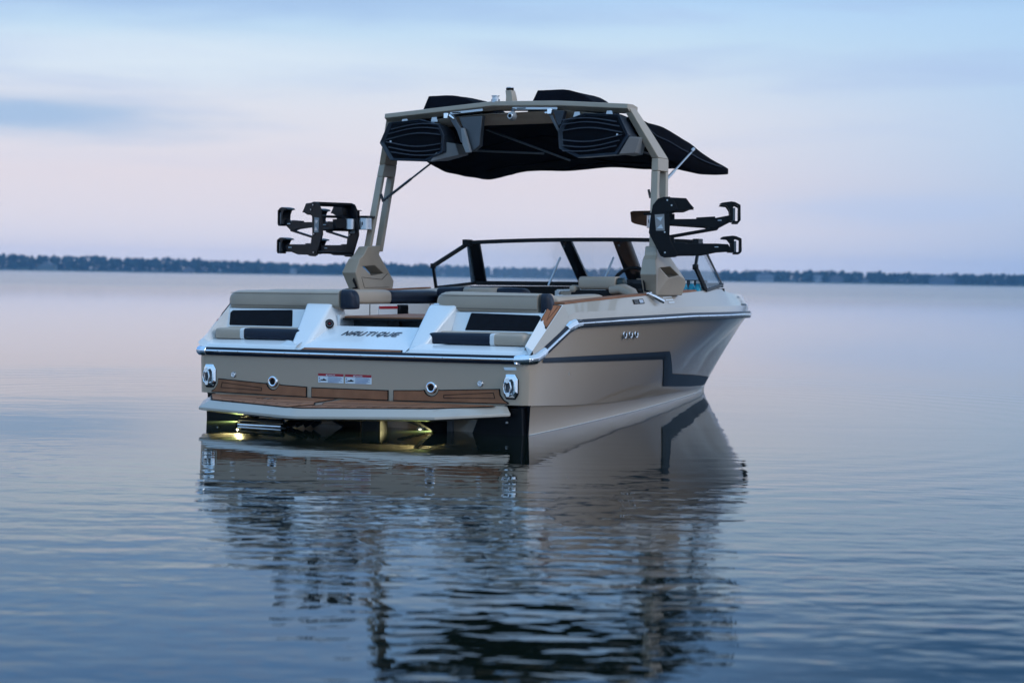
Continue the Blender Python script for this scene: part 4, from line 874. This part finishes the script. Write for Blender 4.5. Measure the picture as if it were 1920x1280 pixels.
for j in range(NV + 1):
    for i in range(NU + 1):
        s = lerp(-1.03, 1.03, i / NU); f = fwd(s, j / NV); tz, bz = ctop(s, f), cbot(s, f)
        if i in (0, NU) or j in (0, NV): mz = (tz + bz) / 2; hz_ = max(.012, (tz - bz) * .42); tz, bz = mz + hz_, mz - hz_
        if i in (1, NU - 1) and j not in (0, NV): pass
        ft.append((s * (1 + .012 * math.sin(f * 7)), f, max(tz, bz + .02))); fb.append((s * (1 + .012 * math.sin(f * 7)), f, bz))
NW = NU + 1; Ff = []; off_ = len(ft)
for j in range(NV):
    for i in range(NU):
        a = j * NW + i; Ff.append((a, a + 1, a + NW + 1, a + NW)); Ff.append((off_ + a, off_ + a + NW, off_ + a + NW + 1, off_ + a + 1))
per = [i for i in range(NW)] + [j * NW + NU for j in range(1, NV + 1)] + [NV * NW + i for i in range(NU - 1, -1, -1)] + [j * NW for j in range(NV - 1, 0, -1)]
for a, c in zip(per, per[1:] + per[:1]): Ff.append((a, c, off_ + c, off_ + a))
cp_.add(ft + fb, Ff, m_canvas); can = cp_.build('canopy', BOAT, ang=180)
for a, c in (((-.36, 2.30, 2.12), (.36, 2.36, 1.862)), ((-.44, 2.30, 1.950), (.16, 2.32, 1.915)), ((.52, 2.2, 2.05), (1.02, 2.45, 1.885))):
    b = MB(); b.tube([a, c], .008, m_darkalu, 8); b.build('canopy_pole', can)
for fz in (2.62, 3.18, 3.60):   # frame bows showing through the cloth from below
    b = MB(); b.tube([(s_, fz, cbot(s_, fz) - .004) for s_ in [-.82 + .082 * k for k in range(21)]], .006, m_canvas, 8); b.build('canopy_bow', can)
for sg in (1, -1):
    b = MB(); b.tube([(sg * 1.035 * (1 + .012 * math.sin(f * 7)), f, (ctop(sg * 1.03, f) + cbot(sg * 1.03, f)) / 2 + .02) for f in [2.15 + .1 * k for k in range(16)]], .005, m_vinylnavy, 6); b.build('canopy_piping', can)
for sg in (1, -1):
    b = MB(); p0 = Vector((sg*1.13, 2.13, 1.575)); p1 = Vector((sg*1.05, 3.04 if sg > 0 else 2.72, 1.955 if sg > 0 else 1.90)); mt = m_alu if sg > 0 else m_darkalu
    b.tube([p0, p0.lerp(p1, .55)], .011, mt, 10); b.tube([p0.lerp(p1, .53), p1], .008, mt, 10); b.tube([p0 + Vector((0, -.01, -.01)), p0 + Vector((sg*-.0, -.04, .045))], .010, mt, 8)
    b.tube([p1 + Vector((0, -.02, 0)), p1 + Vector((0, .03, .02))], .014, mt, 10); b.build('canopy_strut', can)

# ------------------------------------------------------------------ board racks
def rack(sg):
    root = empty('board_rack', BOAT)
    O = Vector((1.467, 1.665, 0)); a_ = Vector((.917, .40, 0)); n_ = Vector((-.40, .917, 0))
    def T(a, z_, d): p = O + a_ * a + n_ * d + Vector((0, 0, z_)); return Vector((sg * p.x, p.y, p.z))
    nv_ = T(0, 0, 1) - T(0, 0, 0)
    def ext(mb, poly, d, th, m): mb.prism([T(x, y, d) for x, y in poly], nv_ * th, m)
    PL = [(-.02, 1.548), (.020, 1.546), (.055, 1.510), (.072, 1.466), (.060, 1.455), (.020, 1.440), (.015, 1.30), (.03, 1.24), (.078, 1.150), (.06, 1.138), (-.02, 1.134), (-.045, 1.145), (-.125, 1.300), (-.115, 1.40), (-.10, 1.490), (-.065, 1.535)]
    for d in (0.0, .325):
        b = MB(); ext(b, PL, d, .012, m_black); pl = b.build('side_plate', root, bevel=.002)
        b = MB(); ext(b, [(-.085, 1.425), (-.02, 1.430), (-.015, 1.315), (-.075, 1.315)], d - .003, .003, m_greyplastic); ext(b, [(-.075, 1.405), (-.045, 1.38), (-.03, 1.41)], d - .005, .003, m_alu); ext(b, [(-.07, 1.33), (-.04, 1.36), (-.025, 1.33)], d - .005, .003, m_alu)
        for q in ((.0, 1.525), (-.012, 1.165), (-.015, 1.305), (.03, 1.49)):
            c = T(*q, d - .001); q_ = MB(); q_.tube([c, c - nv_ * .006], .006, m_alu, 8); q_.build('bolt', root)
        b.build('plate_badge', root)
        # upper arm (rises a little outboard) and its hooked jaw
        b = MB()
        ext(b, [(.0, 1.395), (.20, 1.398), (.20, 1.408), (.33, 1.416), (.33, 1.405), (.43, 1.425), (.435, 1.385), (.36, 1.345), (.30, 1.335), (.25, 1.345), (.0, 1.360)], d + .010, .035, m_black)
        ext(b, [(.30, 1.337), (.36, 1.345), (.35, 1.330), (.02, 1.270), (.0, 1.272), (.0, 1.286), (.02, 1.286)], d + .012, .022, m_black)
        ext(b, [(.02, 1.286), (.045, 1.290), (.055, 1.235), (.02, 1.165), (.0, 1.165), (.032, 1.235)], d + .012, .02, m_black)
        b.box(T(.36, 1.388, d + .004), (.03, .006, .008), m_alu); b.build('upper_arm', root, bevel=.003)
        b = MB()
        ext(b, [(.0, 1.235), (.13, 1.235), (.13, 1.228), (.34, 1.230), (.42, 1.226), (.45, 1.180), (.34, 1.172), (.24, 1.150), (.10, 1.147), (.0, 1.142)], d + .010, .035, m_black)
        b.box(T(.34, 1.205, d + .004), (.03, .006, .008), m_alu); b.build('lower_arm', root, bevel=.003)
        for x0_, z0_ in ((.42, 1.385), (.43, 1.172)):
            b = MB()
            H_ = .125 if z0_ > 1.3 else .105
            ext(b, [(x0_ - .012, z0_), (x0_ + .010, z0_ + .04), (x0_ + .006, z0_ + H_ * .62), (x0_ - .015, z0_ + H_ * .86), (x0_ - .065, z0_ + H_ * .90), (x0_ - .045, z0_ + H_), (x0_ + .02, z0_ + H_ * 1.07), (x0_ + .045, z0_ + H_ * 1.04), (x0_ + .045, z0_ + H_ * .9), (x0_ + .03, z0_ + H_ * .80), (x0_ + .03, z0_ + .0)], d - .012, .075, m_black)
            ext(b, [(x0_ + .045, z0_ + H_ * 1.04), (x0_ + .082, z0_ + H_ * .88), (x0_ + .084, z0_ + .005), (x0_ + .070, z0_ - .012), (x0_ + .028, z0_ - .012), (x0_ + .028, z0_ + .0), (x0_ + .066, z0_ + .0), (x0_ + .070, z0_ + .012), (x0_ + .070, z0_ + H_ * .82), (x0_ + .040, z0_ + H_ * .92)], d - .012, .055, m_black)
            ext(b, [(x0_ + .030, z0_ + .0), (x0_ + .046, z0_), (x0_ + .046, z0_ + H_ * .72), (x0_ + .030, z0_ + H_ * .72)], d - .013, .055, m_darkalu)
            b.build('clamp_jaw', root, bevel=.003)
    for q in ((.0, 1.525), (-.03, 1.165), (-.02, 1.34), (.0, 1.44)): b = MB(); b.tube([T(*q, .0), T(*q, .34)], .010, m_black, 8); b.build('cross_rod', root)
    b = MB(); ext(b, [(-.03, 1.548), (.02, 1.55), (.02, 1.535), (-.03, 1.53)], .01, .31, m_black); b.build('top_bar', root, bevel=.002)
    for dd in (.013, .27):
        b = MB(); ext(b, [(.02, 1.545), (.13, 1.540), (.16, 1.50), (.185, 1.472), (.155, 1.470), (.11, 1.452), (.0, 1.45)], dd, .055, m_black); b.build('jaw_beak', root, bevel=.004)
    b = MB(); ext(b, [(-.05, 1.44), (.05, 1.44), (.05, 1.37), (-.05, 1.37)], .24, .075, m_black); b.build('hinge_block', root, bevel=.004)
    # swivel clamp to the tower leg
    b = MB(); c0 = Vector((sg*1.31, 1.93, 1.385)); c1 = Vector((sg*1.225, 2.0, 1.39))
    b.tube([c0 + Vector((0, 0, -.040)), c0 + Vector((0, 0, .040))], .050, m_alu, 20); b.tube([c1 + Vector((0, 0, -.045)), c1 + Vector((0, 0, .045))], .060, m_alu, 20)
    b.box(c1 + Vector((0, 0, .052)), (.13, .13, .016), m_black); b.box((c0 + c1)/2, (.12, .06, .05), m_alu); b.box(c1 + Vector((sg*.0, -.061, .0)), (.05, .006, .025), m_black)
    b.tube([c0.lerp(c1, .6) + Vector((0, 0, .05)), c0.lerp(c1, .6) + Vector((0, 0, .10))], .010, m_black, 8); b.tube([c0.lerp(c1, .6) + Vector((0, 0, .10)), c0.lerp(c1, .6) + Vector((0, 0, .105))], .026, m_black, 12)
    b.bar(c0, T(-.04, 1.385, .16), .04, .07, m_black); b.build('swivel_clamp', root, bevel=.003)
    return root
for sg in (1, -1): rack(sg)
# rear view mirror on the starboard leg
b = MB(); rings = []
def mr_ring(k, f, o=0): return [(1.02 + x * k, f, 1.425 + z_ * k) for x, z_ in ((-.120, .045), (-.10, .052), (.14, .055), (.14, -.070), (-.02, -.055), (-.10, -.038), (-.122, -.025))]
tl = lambda R, : [(x, f - (z_ - 1.425) * .35 + (x - 1.02) * .12, z_) for x, f, z_ in R]
b.loft([tl(mr_ring(1.0, 2.30)), tl(mr_ring(1.03, 2.315)), tl(mr_ring(1.0, 2.36)), tl(mr_ring(.7, 2.39))], m_frame); mi = b.build('mirror_housing', BOAT, bevel=.004)
b = MB(); b.loft([tl(mr_ring(.95, 2.2995)), tl(mr_ring(.95, 2.296))], m_mirror); b.build('mirror_glass', mi)
b = MB(); b.bar((1.10, 2.32, 1.40), (1.17, 2.2, 1.40), .03, .03, m_alu); b.build('mirror_arm', mi)

# ------------------------------------------------------------------ cyan bottles standing inside the starboard gunwale
proto = None
for i, (s, f) in enumerate(((1.02, 3.0), (1.075, 3.01), (1.13, 3.0))):
    if i == 0:
        r = empty('water_bottle'); 
        b = MB(); prof = [(.0, .0), (.026, .0), (.028, .01), (.026, .03), (.028, .05), (.028, .12), (.018, .15), (.012, .158), (.012, .166), (0, .166)]
        rings = [[(max(q, .0005) * math.cos(t), max(q, .0005) * math.sin(t), h) for t in [2*PI*k/14 for k in range(14)]] for q, h in prof]
        b.loft(rings, m_cyan, caps=False); b.build('bottle_body', r)
        b = MB(); b.tube([(0, 0, .160), (0, 0, .180)], .014, m_vinylwhite, 14); b.build('bottle_cap', r)
        b = MB(); b.tube([(0, 0, .045), (0, 0, .075)], .0285, m_label, 16, cap=False); b.build('bottle_label', r); proto = r
    else:
        r = proto.copy(); COL.objects.link(r)
        for ch in list(proto.children):
            c = ch.copy(); COL.objects.link(c); c.parent = r
    r.matrix_world = BOAT.matrix_world @ Matrix.Translation((s, f, .795))
    props(r, ['small cyan bottle nearest the tower foot, first of the three in the row', 'small cyan bottle in the middle of the row of three by the tower foot', 'small cyan bottle nearest the side window, last of the three in the row'][i], 'bottle', 'cyan bottles beside the side window')
b = MB(); b.box((1.06, 3.02, .73), (.26, .20, .126), m_rubber); b.build('side_shelf', BOAT)

# ------------------------------------------------------------------ lake
def water_mat():
    m = bpy.data.materials.new('lake_water'); m.use_nodes = True; t = m.node_tree; bs = t.nodes['Principled BSDF']
    bs.inputs['Base Color'].default_value = (.0055, .0085, .0055, 1); bs.inputs['IOR'].default_value = 1.29; bs.inputs['Roughness'].default_value = .015
    g = t.nodes.new('ShaderNodeNewGeometry'); lk = t.links
    def mth(op, a, b=None, clamp=False):
        n = t.nodes.new('ShaderNodeMath'); n.operation = op; n.use_clamp = clamp
        for i, x in enumerate((a, b)):
            if x is None: continue
            if isinstance(x, (int, float)): n.inputs[i].default_value = x
            else: lk.new(x, n.inputs[i])
        return n.outputs[0]
    def noise_(scale, sc3=(1, 1, 1), det=2, rot=0, loc=(0, 0, 0), dist=0.0, rough=.5):
        mp_ = t.nodes.new('ShaderNodeMapping'); lk.new(g.outputs['Position'], mp_.inputs[0]); mp_.inputs['Scale'].default_value = sc3; mp_.inputs['Rotation'].default_value = (0, 0, rot); mp_.inputs['Location'].default_value = loc
        n = t.nodes.new('ShaderNodeTexNoise'); lk.new(mp_.outputs[0], n.inputs[0]); n.inputs['Scale'].default_value = scale; n.inputs['Detail'].default_value = det; n.inputs['Distortion'].default_value = dist; n.inputs['Roughness'].default_value = rough
        return n.outputs[0]
    sp_ = t.nodes.new('ShaderNodeSeparateXYZ'); lk.new(g.outputs['Position'], sp_.inputs[0])
    y = sp_.outputs[1]; x = sp_.outputs[0]
    # breeze zone: stronger ripples on this side of the boat, glassy behind it
    def mr(a, lo, hi, u, v):
        n = t.nodes.new('ShaderNodeMapRange'); n.interpolation_type = 'SMOOTHSTEP'; lk.new(a, n.inputs[0])
        for i, q in enumerate((lo, hi, u, v)): n.inputs[i + 1].default_value = q
        return n.outputs[0]
    patch = mr(noise_(.35, (1, 1, 1), 2), .35, .65, .45, 1.2)
    zone = mth('MULTIPLY', mr(y, -6.2, -0.8, 1.0, .09), patch)
    fine = noise_(8.5, (.8, 1.2, 1), 1.2, .1, dist=.35)
    mid_ = noise_(3.2, (.6, 1.4, 1), 2.0, -.05, (3, 1, 0), dist=.4)
    big = noise_(.9, (.5, 1.5, 1), 1.5, .05, (7, 2, 0))
    h = mth('MULTIPLY', mth('ADD', mth('MULTIPLY', fine, .0034), mth('MULTIPLY', mid_, .0060)), zone)
    # rings spreading from the hull
    dx = mth('SUBTRACT', x, .3); dy = mth('SUBTRACT', y, 1.0); r = mth('SQRT', mth('ADD', mth('MULTIPLY', dx, dx), mth('MULTIPLY', dy, dy)))
    ph = mth('ADD', mth('MULTIPLY', r, 2 * PI / .33), mth('MULTIPLY', noise_(.5, (1, 1, 1), 2), 9.0))
    env = mth('MULTIPLY', mr(r, 3.2, 5.0, 0.0, 1.0), mr(r, 6.5, 9.0, 1.0, .0))
    ring = mth('MULTIPLY', mth('MULTIPLY', mth('SINE', ph), env), mth('MULTIPLY', patch, .00055))
    h = mth('ADD', mth('ADD', h, ring), mth('MULTIPLY', mth('MULTIPLY', big, .0022), mr(y, -2.0, 14.0, 1.0, .30)))
    bp = t.nodes.new('ShaderNodeBump'); bp.inputs['Distance'].default_value = 1.0; bp.inputs['Strength'].default_value = 1.0; lk.new(h, bp.inputs['Height'])
    lk.new(bp.outputs[0], bs.inputs['Normal'])
    # far water: unresolved ripples
    rg = mr(y, 15.0, 150.0, .012, .15); lk.new(rg, bs.inputs['Roughness'])
    return m
b = MB(); Lk = 5000; b.add([(-Lk, -400, 0), (Lk, -400, 0), (Lk, 1500, 0), (-Lk, 1500, 0)], [(0, 1, 2, 3)], water_mat())
lake = b.build('lake_water'); props(lake, kind='structure')

# ------------------------------------------------------------------ far shore
m_shore = mat('shore_grass', (.06, .075, .04), .95, var=.3, vscale=.05)
b = MB(); V = []; F = []; n_ = 60
for i in range(n_ + 1):
    x = lerp(-1100, 1100, i / n_); y0 = 1500 + 12 * noise.noise(Vector((x * .006, 0, 0)))
    V += [(x, y0 - 4, -.3), (x, y0, .5), (x, y0 + 60, 2.0), (x, y0 + 600, 3.0)]
for i in range(n_):
    for k in range(3): F.append((i*4+k, (i+1)*4+k, (i+1)*4+k+1, i*4+k+1))
b.add(V, F, m_shore); props(b.build('far_shore'), kind='structure')
# wooded skyline: many conifer and broadleaf crowns, too far and too many to count
m_leaf = mat('pine_foliage', (.030, .045, .026), .95, var=.25, vscale=.08, spec=.1)
wb = MB(); V = []; F = []
def skyline(x): return interp([(-620, 12.5), (-385, 12.6), (-330, 11.6), (-240, 10.8), (-190, 9.2), (-130, 8.8), (-95, 10.6), (-60, 9.0), (-30, 8.2), (80, 8.4), (170, 8.2), (240, 9.4), (300, 8.8), (350, 8.2), (400, 9.4), (620, 9.0)], x)
rnd = random.Random(3)
def crown(cx_, cy_, h, w_, pine):
    """ragged crown of leaf clumps"""
    for k in range(16 if pine else 20):
        t = rnd.random() ** .8; zz = h * (.12 + .88 * t); rad = w_ * ((1 - t) * .55 + .12) if pine else w_ * math.sqrt(max(.05, 1 - (2 * t - 1) ** 2)) * .5
        a = rnd.random() * 2 * PI; px, py = cx_ + rad * rnd.random() * math.cos(a), cy_ + rad * rnd.random() * math.sin(a); s_ = w_ * rnd.uniform(.10, .24)
        k0 = len(V); q = [Vector((rnd.uniform(-1, 1), rnd.uniform(-1, 1), rnd.uniform(-.7, .7))).normalized() * s_ * rnd.uniform(.8, 1.3) for _ in range(5)]
        V.extend([(px + v.x, py + v.y, zz + v.z) for v in q] + [(px, py, zz + s_)]); F.extend([(k0, k0+1, k0+5), (k0+1, k0+2, k0+5), (k0+2, k0+3, k0+5), (k0+3, k0+4, k0+5), (k0+4, k0, k0+5), (k0, k0+2, k0+3), (k0+1, k0+3, k0+4)])
x = -640
while x < 640:
    for row in range(3):
        h = skyline(x) * (.93 + .13 * noise.noise(Vector((x * .03, row * 3.1, 0))) + rnd.uniform(-.05, .05)) * (.86 + .07 * row) * (1.12 if rnd.random() < .05 else 1)
        crown(x + rnd.uniform(-2, 2), 1512 + row * 9 + rnd.uniform(-3, 3), h, rnd.uniform(5.5, 9), rnd.random() < .45)
    x += rnd.uniform(2.2, 3.6)
wb.add(V, F, m_leaf)
props(wb.build('distant_woods', smooth=False, recalc=False), 'low blue-green band of trees along the far lake shore', 'trees', kind='stuff')
# lake houses among the trees
def house(name_lab, px, wd, ht, wallc, roofc, win):
    x = px; y = 1503; wd *= .62; ht *= .72; wallc = tuple(c * .40 for c in wallc)
    o = empty('lake_house', None, (x, y, .5)); props(o, name_lab, 'house', 'houses along the far shore')
    mw = mat('house_wall', wallc, .8, var=.05); mrf = mat('house_roof', roofc, .9, var=.1); 
    b = MB(); b.box((0, 4, ht / 2), (wd, 8, ht), mw); b.build('wall', o)
    b = MB(); b.prism([(-wd/2 - .5, -.6, ht + .01), (wd/2 + .5, -.6, ht + .01), (0, -.6, ht + wd * .22)], (0, 9.2, 0), mrf); b.build('roof', o)
    mg = mat('window_glass', (.03, .04, .06), .15)
    for k in range(win):
        b = MB(); b.box((lerp(-wd * .36, wd * .36, k / max(1, win - 1)), -.03, ht * .55), (1.2, .06, ht * .35), mg); b.build('window', o)
for args in (('pale green lake house at the far left end of the shore', -352, 20, 4.5, (.35, .42, .38), (.12, .13, .13), 5),
             ('low grey shore house left of the two small white boathouses', -245, 12, 3.4, (.38, .40, .44), (.12, .12, .14), 3),
             ('small white boathouse left of the wider one on the left shore', -166, 7, 5.0, (.70, .72, .76), (.2, .2, .22), 2),
             ('wider white house on the left shore, nearest to the boat tower', -110, 13, 6.0, (.55, .58, .62), (.16, .16, .18), 3),
             ('white two-gabled house nearest the bow on the right shore', 192, 20, 6.5, (.55, .60, .66), (.12, .13, .15), 5),
             ('tall narrow white house in the middle of the right shore', 232, 9, 7.2, (.55, .60, .65), (.15, .15, .17), 2),
             ('wide grey house beside the tall narrow one on the right shore', 246, 16, 5.2, (.30, .34, .40), (.10, .10, .12), 4),
             ('low pale hut at the water on the right shore', 268, 8, 2.6, (.50, .52, .56), (.15, .15, .16), 2),
             ('long blue-grey house near the right edge of the shore', 326, 30, 5.0, (.22, .30, .42), (.09, .10, .12), 6)):
    house(*args)

# ------------------------------------------------------------------ evening air
hm = bpy.data.materials.new('evening_haze'); hm.use_nodes = True; t = hm.node_tree
for n in list(t.nodes): t.nodes.remove(n)
o_ = t.nodes.new('ShaderNodeOutputMaterial'); pv = t.nodes.new('ShaderNodeVolumePrincipled'); pv.inputs['Color'].default_value = (.30, .62, 1.0, 1); pv.inputs['Density'].default_value = .00022
t.links.new(pv.outputs[0], o_.inputs['Volume'])
b = MB(); b.box((0, 900, 12), (2 * Lk + 20, 2700, 27.0), hm); hz = b.build('haze'); props(hz, kind='stuff')
